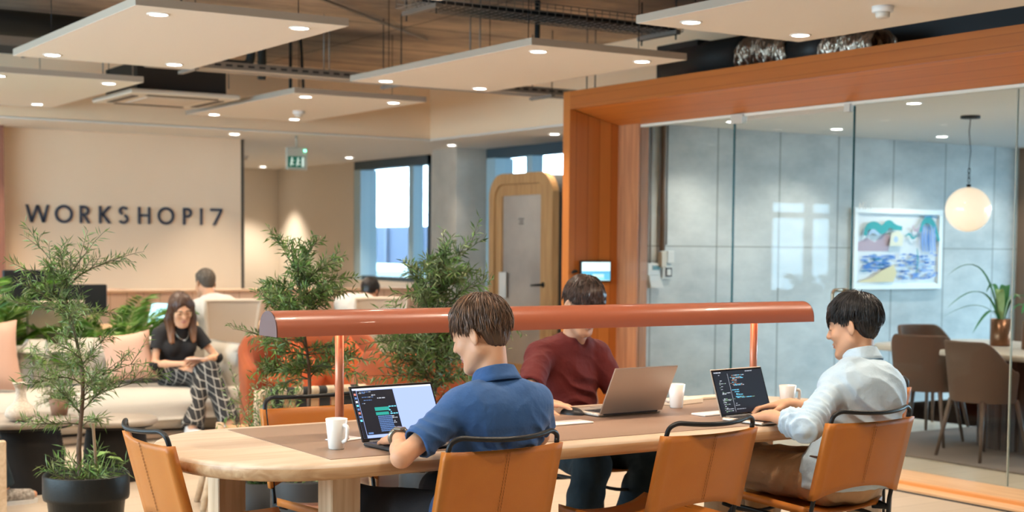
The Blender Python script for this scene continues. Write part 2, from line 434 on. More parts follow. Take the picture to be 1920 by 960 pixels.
sobj('trim_4', b, M_CEDAR_S)
PINE = mat('pale_cedar_sill', (0.72, 0.46, 0.26), 0.35, wood=('y', 3, (0.62, 0.36, 0.18)))
ORG = mat('orange_sill_riser', (0.66, 0.30, 0.10), 0.35)
b = MB()
b.box((6.60, 3.15, 0.010), (0.12, 12.24, 0.02), mi=0)
b.box((6.672, 3.15, 0.020), (0.025, 12.24, 0.04), mi=1)
b.box((6.84, 3.15, 0.0225), (0.32, 12.24, 0.045), mi=0)
b.box((6.536, 3.15, 0.004), (0.008, 12.24, 0.008), mi=2)
sobj('trim_5', b, [PINE, ORG, M_DARK])
b = MB(); b.box((7.05, 9.13, 1.2), (0.1, 0.28, 2.4)); sobj('trim_6', b, mat('cedar_post', (0.50, 0.22, 0.10), 0.45, wood=('z', 3, (0.36, 0.15, 0.07))))
# glazing
GX = 7.02
def glass(name, y0, y1, z0=0.045, z1=2.37):
    b = MB(); b.box((GX, (y0+y1)/2, (z0+z1)/2), (0.012, y1-y0, z1-z0), mi=0)
    return b
ED = mat('glass_edge_dark', (0.02, 0.09, 0.10), 0.2)
o = glass('g', 7.91, 8.99).build('window_8', M_GLASS); struct(o)
MB().box((GX, 7.902, 1.2), (0.014, 0.010, 2.31)).build('glass_edge', ED, o)
o = glass('g', 2.6, 5.47).build('window_9', M_GLASS); struct(o)
MB().box((GX, 5.474, 1.2), (0.013, 0.006, 2.31)).build('glass_edge', mat('glass_edge_pale', (0.35, 0.36, 0.30), 0.3), o)
o = glass('g', 5.48, 6.74).build('window_10', M_GLASS); struct(o)
MB().box((GX, 6.744, 1.2), (0.014, 0.008, 2.31)).build('glass_edge', ED, o)
o = glass('g', -2.6, 2.59).build('window_11', M_GLASS); struct(o)
d = glass('g', 6.755, 7.89, 0.05, 2.33).build('door_1', M_GLASS); struct(d)
HM = mat('aged_brass', (0.30, 0.22, 0.15), 0.28, 0.9)
b = MB()
for sx in (-1, 1):
    xo = GX+sx*0.075
    b.tube(arc_pts([(GX, 6.83, 1.155), (xo, 6.83, 1.155), (xo, 6.83, 0.83), (GX, 6.83, 0.83)], 0.03, 6), 0.0125, 10)
b.build('door_handle', HM, d)
b = MB()
b.box((GX, 7.86, 2.345), (0.05, 0.12, 0.06)); b.box((GX, 6.79, 2.345), (0.05, 0.05, 0.05))
b.build('patch_fitting', mat('satin_nickel', (0.55, 0.5, 0.43), 0.4, 0.6), d)
b = MB(); b.box((GX+0.02, 3.15, 2.372), (0.05, 11.7, 0.02)); sobj('trim_7', b, mat('ivory_channel', (0.75, 0.70, 0.60), 0.4))

# ---------------------------------------------------------------- meeting room
b = MB(); b.box((10.6, 9.4, 1.25), (7.2, 0.2, 2.5)); o = sobj('wall_meeting_back', b, M_CONC_WALL)
b = MB(); b.box((10.6, 3.3, 2.53), (7.0, 12.2, 0.2)); sobj('ceiling_meeting', b, mat('meeting_ceiling', (0.88, 0.86, 0.82), 0.8))
b = MB(); b.box((7.23, 3.3, 2.455), (0.30, 11.9, 0.09)); sobj('ceiling_meeting_downstand', b, mat('taupe_paint', (0.40, 0.33, 0.27), 0.8))
boxes('wall_meeting_right', [((14.1, -3, 0), (14.3, 9.4, 0.35)), ((14.1, -3, 0.35), (14.3, 0.2, 0.5)), ((14.1, 8.75, 0.35), (14.3, 9.4, 0.5)), ((14.1, -3, 2.45), (14.3, 9.4, 2.6)), ((14.1, -3, 0.5), (14.3, 0.2, 2.45)), ((14.1, 8.75, 0.5), (14.3, 9.4, 2.45))], M_WHITE)
w = MB()
for y in (0.2, 3.0, 5.85, 8.67): w.box((14.15, y+0.04, 1.4), (0.08, 0.08, 2.1))
w.box((14.15, 4.475, 2.41), (0.08, 8.55, 0.07)); w.box((14.15, 4.475, 0.385), (0.08, 8.55, 0.07))
o = struct(w.build('window_12', FR)); MB().box((14.16, 4.475, 1.4), (0.006, 8.4, 2.0)).build('pane', M_PANE, o)
boxes('wall_meeting_front', [((7.2, -3.1, 0), (14.1, -2.9, 2.6))], M_WHITE)
b = MB(); b.box((12.02, 9.24, 1.22), (0.10, 0.12, 2.44)); sobj('trim_8', b, mat('walnut_trim', (0.24, 0.14, 0.09), 0.5))
# dark rug-like carpet under the meeting table
b = MB(); b.box((10.75, 4.5, 0.006), (6.1, 6.4, 0.012), bev=0.004)
o = b.build('carpet', mat('taupe_carpet', (0.155, 0.11, 0.085), 0.95, bump=(250, 0.3))); tag(o, 'dark taupe carpet under the meeting table and its chairs', 'carpet')
# exposed plant above the portal
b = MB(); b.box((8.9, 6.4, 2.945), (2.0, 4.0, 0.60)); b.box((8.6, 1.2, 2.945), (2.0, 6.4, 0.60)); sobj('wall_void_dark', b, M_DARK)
b = MB(); b.box((7.83, 8.62, 2.94), (0.05, 0.10, 0.60)); sobj('trim_9', b, mat('grey_stud', (0.30, 0.26, 0.22), 0.6))

# ---------------------------------------------------------------- ceiling panels and their downlights
ring_m = mat('downlight_bezel', (0.9, 0.86, 0.8), 0.4)
def make_downlight():
    t = thing('ceiling_light', '', 'ceiling light')
    b = MB().lathe([(0.062, 0.0), (0.062, -0.004), (0.05, -0.006), (0.047, -0.002)], 24, cap=False); b.build('bezel', ring_m, t)
    b = MB().lathe([(0.0, -0.004), (0.049, -0.004), (0.049, 0.0), (0, 0)], 24, smooth=False); b.build('diffuser', M_EMIT, t)
    return t
_dl = [None]
def downlight(x, y, z, label, group=None, energy=62, angle=120, col=WARM, blend=0.7):
    if _dl[0] is None:
        _dl[0] = make_downlight(); t = _dl[0]; t.location = (x, y, z); t['label'] = label
    else: t = dup(_dl[0], (x, y, z), 0, label)
    if group: t['group'] = group
    elif 'group' in t.keys(): del t['group']
    if energy: spot('downlight_beam', (x, y, z-0.02), energy, None, col, angle, blend)
    return t
def panel(name_lbl, x0, x1, y0, y1, z, lights, e=66):
    t = thing('ceiling_panel', name_lbl, 'ceiling panel', ((x0+x1)/2, (y0+y1)/2, z), 0, 'suspended acoustic ceiling panels')
    b = MB(); w, h = x1-x0, y1-y0
    b.box((0, 0, 0.0225), (w, h, 0.043), mi=1); b.box((0, 0, 0.002), (w-.002, h-.002, 0.004), mi=0); b.build('board', [M_PANEL, M_PANEL_EDGE], t)
    b = MB()
    for sx in (-1, 1):
        for sy in (-1, 1): b.tube([(sx*w*0.36, sy*h*0.38, 0.04), (sx*w*0.36, sy*h*0.38, CZ-z)], 0.003, 6)
    b.build('suspension_wire', M_BLACK, t)
    for (x, y, lb) in lights: downlight(x, y, z, lb, 'downlights in the suspended panels', e)
PZ = 2.66
def four(x, y, who):
    return [(x+0.2, y+0.22, 'round downlight at the near left corner of '+who), (x+1.03, y+0.22, 'round downlight at the near right corner of '+who),
            (x+0.2, y+2.27, 'round downlight at the far left corner of '+who), (x+1.03, y+2.27, 'round downlight at the far right corner of '+who)]
panel('large white suspended panel top left of the room', 2.49, 3.72, 7.45, 9.94, PZ, four(2.49, 7.45, 'the big top left panel'))
panel('white suspended panel over the middle of the work table', 4.97, 6.20, 7.46, 9.93, PZ, four(4.97, 7.46, 'the middle panel'))
panel('white suspended panel nearest the cedar lintel at top right', 4.97, 6.20, 3.93, 6.42, PZ, [(5.18, 6.2, 'round downlight at the left edge of the top right panel'), (6.0, 6.2, 'round downlight above the cedar lintel in the top right panel'), (5.18, 4.15, 'round downlight at the near end of the top right panel'), (6.0, 4.15, 'round downlight at the near right end of the top right panel')], 70)
panel('far white suspended panel with a smoke detector in front of the beige bulkhead', 4.97, 6.20, 10.93, 13.42, PZ, four(4.97, 10.93, 'the far panel with the detector'))
panel('far left white suspended panel cut by the photo edge', 2.49, 3.72, 10.95, 13.54, PZ, four(2.49, 10.95, 'the far left panel'))
panel('suspended panel above the photographer on the left', 2.49, 3.72, 3.93, 6.42, PZ, four(2.49, 3.93, 'the panel over the work table'), 46)
panel('suspended panel behind the photographer', 2.49, 3.72, 0.4, 2.9, PZ, four(2.49, 0.4, 'the panel behind the photographer'), 55)
panel('suspended panel left of the photographer', 0.0, 1.23, 3.93, 6.42, PZ, four(0.0, 3.93, 'the panel left of the table'), 62)
panel('suspended panel over the lounge on the left', 0.0, 1.23, 7.45, 9.94, PZ, four(0.0, 7.45, 'the panel left of the lounge'), 70)
# corridor soffit downlights
for x, y, lb, e in ((5.78, 14.2, 'small round downlight in the soffit above the end of the sign wall', 36), (3.35, 14.2, 'small round downlight in the soffit near the left edge of the sign wall', 36), (4.55, 13.95, 'small downlight hidden behind the panel over the sign wall', 0),
                    (8.36, 14.15, 'small round downlight in the soffit before the concrete column', 16), (8.5, 17.0, 'small round downlight in the soffit beside the exit sign', 120), (8.5, 19.8, 'small round downlight deepest in the corridor soffit', 150), (8.35, 12.1, 'small round downlight in the soffit nearest the phone booth', 18), (7.2, 18.2, 'small downlight hidden behind the sign wall', 130)):
    if e: downlight(x, y, 2.563, lb, None, e, 82)
# meeting room downlights
ml = [(7.75, 8.75), (8.9, 8.75), (10.2, 8.75), (11.5, 8.75), (7.75, 6.9), (8.9, 6.2), (10.2, 6.9), (11.5, 6.9), (7.75, 5.2), (10.2, 5.0), (11.5, 5.0)]
wh = ['by the back left corner', 'second along the back wall', 'third along the back wall', 'fourth along the back wall', 'just inside the glass door', 'between the door and the globe lamp', 'behind the globe lamp', 'right of the globe lamp', 'just inside the right pane', 'over the near end of the meeting table', 'at the far right of the meeting ceiling']
for (x, y), s_ in zip(ml, wh): downlight(x, y, 2.43, 'round downlight in the meeting room ceiling '+s_, None, 26, 120, (1, .92, .82))
# ================================================================ work table
ASH = mat('pale_ash_wood', (0.60, 0.47, 0.36), 0.38, wood=('x', 3.2, (0.50, 0.37, 0.26)))
ASH_E = mat('ash_edge', (0.58, 0.38, 0.22), 0.42, wood=('x', 4, (0.42, 0.24, 0.12)))
ASH_L = mat('ash_leg', (0.60, 0.44, 0.30), 0.45, wood=('z', 4, (0.46, 0.31, 0.19)))
INLAY = mat('taupe_linoleum_inlay', (0.27, 0.18, 0.13), 0.42, noise=(5, (0.245, 0.165, 0.118), 0.25))
TBL = thing('work_table', 'long pale ash table with rounded ends and a taupe inlaid top', 'table', (3.2, 4.58, 0))
def oval(xe, a, hw, n=20, k=2.25):
    P_ = []
    for sgn in (1, -1):
        for i in range(n+1):
            t = -math.pi/2+math.pi*i/n
            c_, s_ = math.cos(t), math.sin(t)
            P_.append((sgn*(xe+a*abs(c_)**(2/k)), sgn*hw*math.copysign(abs(s_)**(2/k), s_)))
    return P_
def rounded_slab(outline_fn, z0, z1, rad, mi=0):
    prof = []
    for i in range(5):
        t = math.pi/2*i/4; prof.append((rad*(1-math.sin(t)), z1-rad*(1-math.cos(t))))
    prof = [(rad, z1)]+[(rad*(1-math.sin(math.pi/2*i/5)), z1-rad*(1-math.cos(math.pi/2*i/5))) for i in range(1, 6)]+[(0, z0+rad*0.6), (rad*0.5, z0)]
    b = MB(); rings = [outline_fn(d) for d, z in prof]; n = len(rings[0]); v = []; f = []
    for rg, (d, z) in zip(rings, prof): v += [(x, y, z) for x, y in rg]
    for i in range(len(prof)-1):
        for k in range(n): f.append((i*n+(k+1) % n, i*n+k, (i+1)*n+k, (i+1)*n+(k+1) % n))
    f.append(tuple(range(n))); f.append(tuple((len(prof)-1)*n+k for k in range(n))[::-1])
    b.add(v, f, mi, True)
    for i in range(4*n, (len(prof)-1)*n): b.m[i] = 1
    return b
b = rounded_slab(lambda d: oval(1.16, 0.42-d, 0.505-d), 0.686, 0.74, 0.022)
top = b.build('tabletop', [ASH, ASH_E], TBL)
b = MB(); b.box((0.0, 0.0, 0.7405), (2.38, 0.86, 0.003)); b.build('inlay', INLAY, top)
for x, y in ((-1.11, -0.33), (-1.235, 0.33), (1.33, -0.33), (1.33, 0.33)):
    MB().box((x, y, 0.343), (0.105, 0.105, 0.686), bev=0.004).build('leg', ASH_L, TBL)
MB().box((0, 0.0, 0.66), (2.3, 0.12, 0.05)).build('stretcher', ASH_L, TBL)
MB().lathe([(0.021, 0.0), (0.021, 0.635)], 16, c=(1.03, 0, 0)).lathe([(0.12, 0), (0.12, 0.012), (0.02, 0.014)], 24, c=(1.03, 0, 0)).build('pole', mat('grey_steel_pole', (0.42, 0.38, 0.33), 0.4, 0.3), TBL)

# ---------------------------------------------------------------- lamp over the table
TERRA = mat('terracotta_enamel', (0.33, 0.088, 0.042), 0.34, 0.0, coat=0.25)
TERRA_IN = mat('terracotta_cap', (0.12, 0.062, 0.058), 0.5)
LP = thing('table_lamp', 'long terracotta linear lamp with half-round shade on two posts', 'lamp', (3.203, 4.544, 0.742))
def arch(n=18, hw=0.073, h=0.086):
    return [(-hw*math.cos(math.pi*i/n)*(1 if True else 1), h*math.sin(math.pi*i/n)**0.72) for i in range(n+1)]
b = MB(); A = arch(); A2 = arch(18, 0.069, 0.082); n = len(A); Lh = 1.236; z0 = 1.113-0.742
v = [(sx*Lh, y, z0+z) for sx in (-1, 1) for (y, z) in A]; f = [(i, i+1, n+i+1, n+i) for i in range(n-1)]
b.add(v, f, 0, True)
v = [(sx*(Lh-0.003), y, z0+z) for sx in (-1, 1) for (y, z) in A2]; b.add(v, [(i+1, i, n+i, n+i+1) for i in range(n-1)], 0, True)
for s_ in (0, 1): b.add([((-1, 1)[s_]*Lh, A[i][0], z0+A[i][1]) for i in (0, n-1)]+[((-1, 1)[s_]*Lh, A2[i][0], z0+A2[i][1]) for i in (0, n-1)], [(0, 2, 3, 1)])
b.add([(-Lh, A[0][0], z0), (Lh, A[0][0], z0), (Lh, A2[0][0], z0), (-Lh, A2[0][0], z0), (-Lh, A[-1][0], z0), (Lh, A[-1][0], z0), (Lh, A2[-1][0], z0), (-Lh, A2[-1][0], z0)], [(0, 1, 2, 3), (4, 5, 6, 7)])
b.build('lamp_shade', TERRA, LP)
for sx in (-1, 1):
    b = MB(); b.add([(sx*Lh, y, z0+z) for y, z in A]+[(sx*(Lh-.004), y, z0+z) for y, z in A], [tuple(range(n)), tuple(range(n, 2*n))[::-1]]+[(i, i+1, n+i+1, n+i) for i in range(n-1)])
    b.build('end_cap', TERRA_IN, LP)
MB().box((0, 0, z0+0.05), (2*Lh-0.1, 0.035, 0.012)).build('light_strip', mat('warm_strip', (1, .8, .6), emit=9, ecol=(1, 0.72, 0.48)), LP)
for x in (2.235, 4.163):
    MB().lathe([(0.0155, 0), (0.0155, z0+0.05)], 20, c=(x-3.203, 0, 0)).lathe([(0.035, 0), (0.035, 0.006), (0.0155, 0.008)], 24, c=(x-3.203, 0, 0)).build('post', mat('terracotta_post', (0.58, 0.22, 0.12), 0.35, 0.2), LP)

# ---------------------------------------------------------------- sling chairs
LEATHER = mat('tan_saddle_leather', (0.45, 0.145, 0.015), 0.45, noise=(9, (0.40, 0.12, 0.012), 0.3), bump=(420, 0.12))
LEATHER_D = mat('tan_leather_inner', (0.40, 0.15, 0.03), 0.5)
STITCH = mat('dark_stitching', (0.20, 0.07, 0.015), 0.7)
def make_chair():
    t = thing('sling_chair', '', 'chair')
    W = 0.215
    up = lambda z: -0.235-0.10*(z-0.45)/0.38 if z > 0.45 else -0.235+0.02*(0.45-z)/0.45
    b = MB()     # uprights + top rail in one bent tube, running down as rear legs
    top_pts = []
    for i in range(9):
        u = -1+2*i/8; top_pts.append((u*0.180, up(0.85)-0.045*(1-u*u), 0.830-0.010*(1-u*u)))
    pts = [(-W, up(0.0), 0.0), (-W, up(0.45), 0.45), (-W, up(0.785), 0.785), (-W+0.004, up(0.815), 0.815)]+top_pts+[(W-0.004, up(0.815), 0.815), (W, up(0.785), 0.785), (W, up(0.45), 0.45), (W, up(0.0), 0.0)]
    b.tube(arc_pts(pts, 0.022, 4), 0.0085, 10); b.build('back_frame', M_BLACK, t)
    pts = [(-W+.012, -0.235, 0.43), (-W+.012, -0.17, 0.445), (-W+.012, 0.225, 0.462), (-W+.012, 0.265, 0.40), (-W, 0.27, 0.0)]
    for s_ in (-1, 1):
        b = MB()
        q = [(p[0]*-s_*-1 if s_ < 0 else -p[0], p[1], p[2]) for p in pts]
        b.tube(arc_pts(q, 0.055, 6), 0.0085, 10)
        q = [(s_*(W-.030), -0.225, 0.02), (s_*(W-.030), -0.215, 0.395), (s_*(W-.030), 0.235, 0.405), (s_*(W-.024), 0.25, 0.02)]
        b.tube(arc_pts(q, 0.07, 6), 0.0075, 8)
        b.tube([(s_*W, -0.235, 0.425), (s_*(W-.03), -0.18, 0.425)], 0.012, 8)
        b.build('side_frame', M_BLACK, t)
    b = MB()
    fr = [(u*(W-.012), 0.25-0.012*(1-u*u), 0.405-0.045*(1-u*u)) for u in [-1+i/5 for i in range(11)]]
    b.tube(fr, 0.0075, 8); b.build('stretcher', M_BLACK, t); b = MB()
    rr = [(u*(W-.012), -0.215, 0.38-0.03*(1-u*u)) for u in [-1+i/5 for i in range(11)]]
    b.tube(rr, 0.0075, 8); b.build('stretcher', M_BLACK, t)
    # back panel: leather loop wrapped round the uprights
    def sheet(u, side, z):
        sag = 0.030*(1-abs(u)**2.4)
        th = 0.0115*(abs(u)**8)+0.0035
        return (u*(W+0.009), up(z)-sag*0.9+side*th)
    b = MB(); nv = 12; loop = []
    us = [-1+2*i/16 for i in range(17)]
    def pt(k, j):
        tv = j/(nv-1)
        if k < 17: u, sd = us[k], -1
        else: u, sd = us[16-(k-17)], 1
        ztop = 0.787-0.010*(1-u*u)*(1 if sd > 0 else 0.35); zbot = 0.49+0.042*(1-abs(u)**2.2)
        z = ztop*(1-tv)+zbot*tv
        x, y = sheet(u, sd, z)
        if abs(u) > 0.99: x += math.copysign(0.006, u)
        return (x, y, z)
    v = [pt(k, j) for j in range(nv) for k in range(34)]
    f = [(j*34+k, j*34+(k+1) % 34, (j+1)*34+(k+1) % 34, (j+1)*34+k) for j in range(nv-1) for k in range(34)]
    f += [(k, 33-k, 32-k, k+1) for k in range(16)]
    o_ = (nv-1)*34; f += [(o_+k+1, o_+32-k, o_+33-k, o_+k) for k in range(16)]
    b.add(v, [q[::-1] for q in f], 0, True); bp = b.build('backrest', LEATHER, t)
    b = MB()
    for xx in (-0.005, 0.005):
        for j in range(22):
            z = 0.776-0.24*j/22.5; x, y = sheet(xx/W, -1, z); b.tube([(xx, y-0.0008, z), (xx, y-0.0008-0.0, z-0.008)], 0.0008, 4)
    b.build('stitching', STITCH, bp)
    # seat sling
    b = MB(); nv = 14
    def sp(k, j):
        tv = j/(nv-1); y = -0.20+0.425*tv
        zr = 0.445+0.017*tv
        if k < 17: u, sd = us[k], 1
        else: u, sd = us[16-(k-17)], -1
        sag = 0.034*(1-abs(u)**2.2)*(1-0.35*abs(2*tv-1)**2)
        z = zr-sag+sd*(0.0125*abs(u)**6+0.003)
        x = u*(W-.003); x += math.copysign(0.007, u) if abs(u) > .99 else 0
        yy = y-(0.02*(1-abs(u)**2) if tv > 0.99 else 0)
        return (x, yy, z)
    v = [sp(k, j) for j in range(nv) for k in range(34)]
    f = [(j*34+k, j*34+(k+1) % 34, (j+1)*34+(k+1) % 34, (j+1)*34+k) for j in range(nv-1) for k in range(34)]
    f += [(k, 33-k, 32-k, k+1) for k in range(16)]; f += [(o_+k+1, o_+32-k, o_+33-k, o_+k) for k in range(0)]
    o2 = (nv-1)*34; f += [(o2+k+1, o2+32-k, o2+33-k, o2+k) for k in range(16)]
    b.add(v, f, 0, True); b.build('seat', LEATHER, t)
    return t
ch = make_chair(); ch.location = (2.445, 4.165, 0); ch.rotation_euler = (0, 0, R(4)); ch['label'] = 'tan leather sling chair carrying the man in the blue polo'
G = 'tan sling chairs around the work table'; ch['group'] = G
def pc(x, y, a, l): return dup(ch, (x, y, 0), R(a), l, G)
pc(3.27, 4.14, 6, 'empty tan leather sling chair between the two men on the near side')
pc(4.05, 4.11, 2, 'tan leather sling chair carrying the man in the pale blue shirt')
pc(1.89, 4.59, -91, 'empty tan leather sling chair at the left rounded end of the table')
pc(2.45, 4.87, 180, 'empty tan leather sling chair across the table, behind the open dark laptop')
pc(3.88, 5.26, 182, 'tan leather sling chair under the man in the maroon shirt')
pc(4.86, 4.83, 90, 'tan leather sling chair at the right end of the table behind the pale blue shirt')

# ---------------------------------------------------------------- laptops
ALU = mat('brushed_aluminium', (0.58, 0.52, 0.46), 0.38, 0.75)
ALU_D = mat('graphite_aluminium', (0.05, 0.05, 0.055), 0.4, 0.5)
KEY = mat('black_keys', (0.015, 0.015, 0.017), 0.5)
def code_lines(b, x0, x1, z0, z1, rows, mis, rnd, dens=0.7, indent=0.08, y=-0.0032):
    h = (z1-z0)/rows
    for i in range(rows):
        if rnd.random() > dens: continue
        z = z1-(i+0.5)*h; x = x0+rnd.choice([0, 1, 1, 2, 3])*indent*(x1-x0)
        while x < x1-0.004 and rnd.random() < 0.72:
            w = rnd.uniform(0.004, 0.018)*((x1-x0)/0.12)**0.5; w = min(w, x1-x)
            b.box((x+w/2, y, z), (w, 0.0003, h*0.55), mi=rnd.choice(mis)); x += w+0.0025
def E_(n, c, e): return mat(n, (0.004, 0.004, 0.004), 0.5, emit=e, spec=.15, ecol=c)
SCR = [E_('screen_lavender', (0.36, 0.46, 0.86), 1.0), E_('screen_dark', (0.010, 0.011, 0.018), 0.9), E_('screen_grey_text', (0.45, 0.48, 0.55), 1.0), E_('screen_blue_text', (0.13, 0.25, 0.55), 0.9),
       E_('screen_teal', (0.03, 0.45, 0.38), 0.7), E_('screen_white', (0.75, 0.78, 0.88), 0.9), E_('screen_red', (0.75, 0.25, 0.2), 0.9), E_('screen_cyan_text', (0.16, 0.6, 0.85), 1.1), E_('screen_orange_text', (0.6, 0.3, 0.2), 0.8), E_('screen_green_text', (0.25, 0.4, 0.25), 0.8)]
def laptop(lbl, loc, yaw, W, D, Hs, tilt, kind, body):
    t = thing('laptop', lbl, 'laptop', loc, yaw)
    b = MB(); b.box((0, -D/2, 0.008), (W, D, 0.013), bev=0.004)
    bs = b.build('base', body, t)
    b = MB()
    kw = W*0.86; nx, ny = 14, 5
    for i in range(nx):
        for j in range(ny):
            b.box((-kw/2+(i+.5)*kw/nx, -0.018-(j+.5)*D*0.5/ny, 0.0155), (kw/nx*0.84, D*0.5/ny*0.82, 0.0016))
    b.build('keyboard', KEY, bs)
    MB().box((0, -D*0.78, 0.0148), (W*0.32, D*0.30, 0.0008)).build('trackpad', mat('trackpad', (0.3, 0.28, 0.26), 0.35, 0.4), bs)
    M = Matrix.Translation((0, 0.004, 0.012)) @ Matrix.Rotation(-tilt, 4, 'X')
    b = MB(); b.box((0, 0.0, Hs/2), (W, 0.006, Hs), bev=0.0028, M=M)
    ld = b.build('screen_lid', body, t)
    b = MB(); b.box((0, 0, 0.0), (W*0.86, 0.012, 0.012), bev=0.004, M=Matrix.Translation((0, 0.002, 0.012))); b.build('hinge', ALU_D, t)
    b = MB(); b.box((0, -0.0031, Hs/2), (W*0.985, 0.0006, Hs*0.975), M=M); bz = b.build('bezel', mat('glossy_bezel', (0.008, 0.008, 0.009), 0.15), ld)
    b = MB(); x0, x1 = -W*0.475, W*0.475; z0, z1 = Hs*0.06, Hs*0.95; ww, hh = x1-x0, z1-z0
    rnd = random.Random(len(lbl)); y = -0.0036
    def rect(u0, u1, v0, v1, mi, yy=y): b.box((x0+ww*(u0+u1)/2, yy, z0+hh*(v0+v1)/2), (ww*(u1-u0), 0.0003, hh*(v1-v0)), mi=mi)
    if kind == 1:
        rect(0, 1, 0, 1, 0); rect(0.0, 1, 0.965, 1, 5, y-.0002)
        rect(0.0, 0.045, 0, 0.96, 1, y-.0002)
        for k, c_ in enumerate((6, 3, 5, 7, 3, 6, 3, 7)): rect(0.01, 0.036, 0.86-k*0.075, 0.90-k*0.075, c_, y-.0005)
        rect(0.05, 0.50, 0.06, 0.95, 1, y-.0002)
        code_lines(b, x0+ww*.07, x0+ww*.24, z0+hh*.68, z0+hh*.93, 12, [2, 3], rnd, .8, y=y-.0006)
        code_lines(b, x0+ww*.22, x0+ww*.48, z0+hh*.70, z0+hh*.90, 6, [2], rnd, .7, y=y-.0006)
        rect(.22, .40, .53, .60, 4, y-.0005); rect(.22, .38, .44, .50, 4, y-.0005)
        code_lines(b, x0+ww*.38, x0+ww*.49, z0+hh*.44, z0+hh*.62, 5, [7], rnd, .9, y=y-.0006)
        for i in range(11):
            for j in range(9): rect(.235+i*.016, .246+i*.016, .40-j*.036, .424-j*.036, 3, y-.0005)
        code_lines(b, x0+ww*.40, x0+ww*.49, z0+hh*.1, z0+hh*.42, 10, [2], rnd, .6, y=y-.0006)
        rect(.07, .13, .08, .11, 3, y-.0005)
    elif kind == 3:
        rect(0, 1, 0, 1, 1); rect(0.0, 0.05, 0, 1, 1, y-.0002)
        code_lines(b, x0+ww*.02, x0+ww*.40, z0+hh*.955, z0+hh*.985, 1, [5, 2], rnd, 1, 0, y=y-.0006)
        code_lines(b, x0+ww*.66, x0+ww*.97, z0+hh*.955, z0+hh*.985, 1, [5, 2], rnd, 1, 0, y=y-.0006)
        code_lines(b, x0+ww*.08, x0+ww*.26, z0+hh*.03, z0+hh*.92, 40, [2, 5, 9], rnd, .92, .05, y=y-.0006)
        rect(.285, .289, .03, .94, 2, y-.0005)
        code_lines(b, x0+ww*.31, x0+ww*.68, z0+hh*.62, z0+hh*.90, 12, [7, 8, 5, 8], rnd, .92, .05, y=y-.0006)
        code_lines(b, x0+ww*.31, x0+ww*.75, z0+hh*.30, z0+hh*.58, 12, [7, 7, 9], rnd, .85, .05, y=y-.0006)
        code_lines(b, x0+ww*.31, x0+ww*.5, z0+hh*.08, z0+hh*.26, 8, [2], rnd, .4, .05, y=y-.0006)
    elif kind == 4:
        rect(0, 1, 0, 1, 7)
    else:
        rect(0, 1, 0, 1, 0)
    b.xf(M)
    b.build('display', SCR, ld)
    return t
TZ = 0.7425
laptop('open dark laptop showing a code editor over a lavender desktop, before the blue polo man', (2.405, 4.375, TZ), 0.085, 0.345, 0.20, 0.205, 0.47, 1, ALU_D)
laptop('silver laptop facing the man in the maroon shirt, seen from behind', (3.60, 4.655, TZ), 3.175, 0.33, 0.215, 0.215, 0.47, 2, ALU)
laptop('open silver laptop full of coloured code under the pale blue shirt mans hands', (3.945, 4.335, TZ), 0.13, 0.31, 0.205, 0.195, 0.33, 3, ALU)

# ---------------------------------------------------------------- small things on the table
CER = mat('white_glazed_ceramic', (0.78, 0.75, 0.70), 0.22)
def mug(lbl, loc, hr, r0=0.027, r1=0.037, h=0.102):
    t = thing('mug', lbl, 'mug', loc, hr)
    MB().lathe([(0, 0), (r0-.002, 0), (r0, 0.003), (r0+(r1-r0)*.4, h*.45), (r1, h-0.001), (r1-.001, h), (r1-.0035, h-.001), (r0+(r1-r0)*.4-.004, h*.45), (r0-.004, 0.006), (0, 0.006)], 36, cap=False).build('cup_body', CER, t)
    MB().tube(arc_pts([(r1-.006, 0, h*.80), (r1+.019, 0, h*.80), (r1+.015, 0, h*.34), (r0+.004, 0, h*.25)], .018, 5), 0.0055, 8, flat=1.3).build('handle', CER, t)
mug('tall white mug on the taupe inlay at the left, nearest the camera', (2.130, 4.352, TZ), R(-75))
mug('white mug beside the back of the silver laptop', (3.935, 4.77, TZ), R(150))
mug('white mug behind the pale blue shirt mans forearm', (4.32, 4.50, TZ), R(-20))
WP = mat('white_tray_plastic', (0.82, 0.80, 0.78), 0.35)
def card(nm, lbl, cat, loc, yaw, d, m=WP, bev=.002):
    o = MB().box((0, 0, d[2]/2), d, bev=min(bev, d[2]*.4)).build(nm, m, None, loc, yaw); return tag(o, lbl, cat)
card('notepad', 'thin white pad lying on the inlay in front of the silver laptop', 'notepad', (3.19, 4.545, TZ), R(2), (0.23, 0.09, 0.006))
card('envelope', 'small white card lying behind the dark laptop near the white mug', 'card', (2.26, 4.55, TZ), R(20), (0.12, 0.08, 0.004))
card('phone', 'flat pale phone lying left of the laptop full of code', 'phone', (3.90, 4.50, TZ), R(5), (0.16, 0.08, 0.008))
nb = card('notebook', 'cream notebook with an elastic band lying behind the white mug', 'notebook', (4.06, 4.90, TZ), R(12), (0.21, 0.10, 0.022), mat('cream_paper', (0.78, 0.66, 0.5), 0.7))
card('notebook', 'second cream notebook closest to the back edge of the table', 'notebook', (4.28, 5.0, TZ), R(2), (0.30, 0.06, 0.012), mat('cream_paper', (0.78, 0.66, 0.5), 0.7))
b = MB(); b.tube([(-.07, 0, .004), (.07, 0, .004)], .004, 8)
tag(b.build('pen', M_BLACK, None, (3.83, 4.86, TZ), R(10)), 'black pen lying behind the silver laptop', 'pen')
b = MB(); b.grid(lambda u, v: (0.055*math.cos(2*math.pi*u)*math.sin(math.pi/2*v)*.62, 0.055*math.sin(2*math.pi*u)*math.sin(math.pi/2*v), 0.030*math.cos(math.pi/2*v)), 24, 8, closeu=True)
tag(b.build('computer_mouse', M_BLACK, None, (3.405, 4.79, TZ), R(20)), 'black computer mouse under the maroon shirt mans right hand', 'mouse')
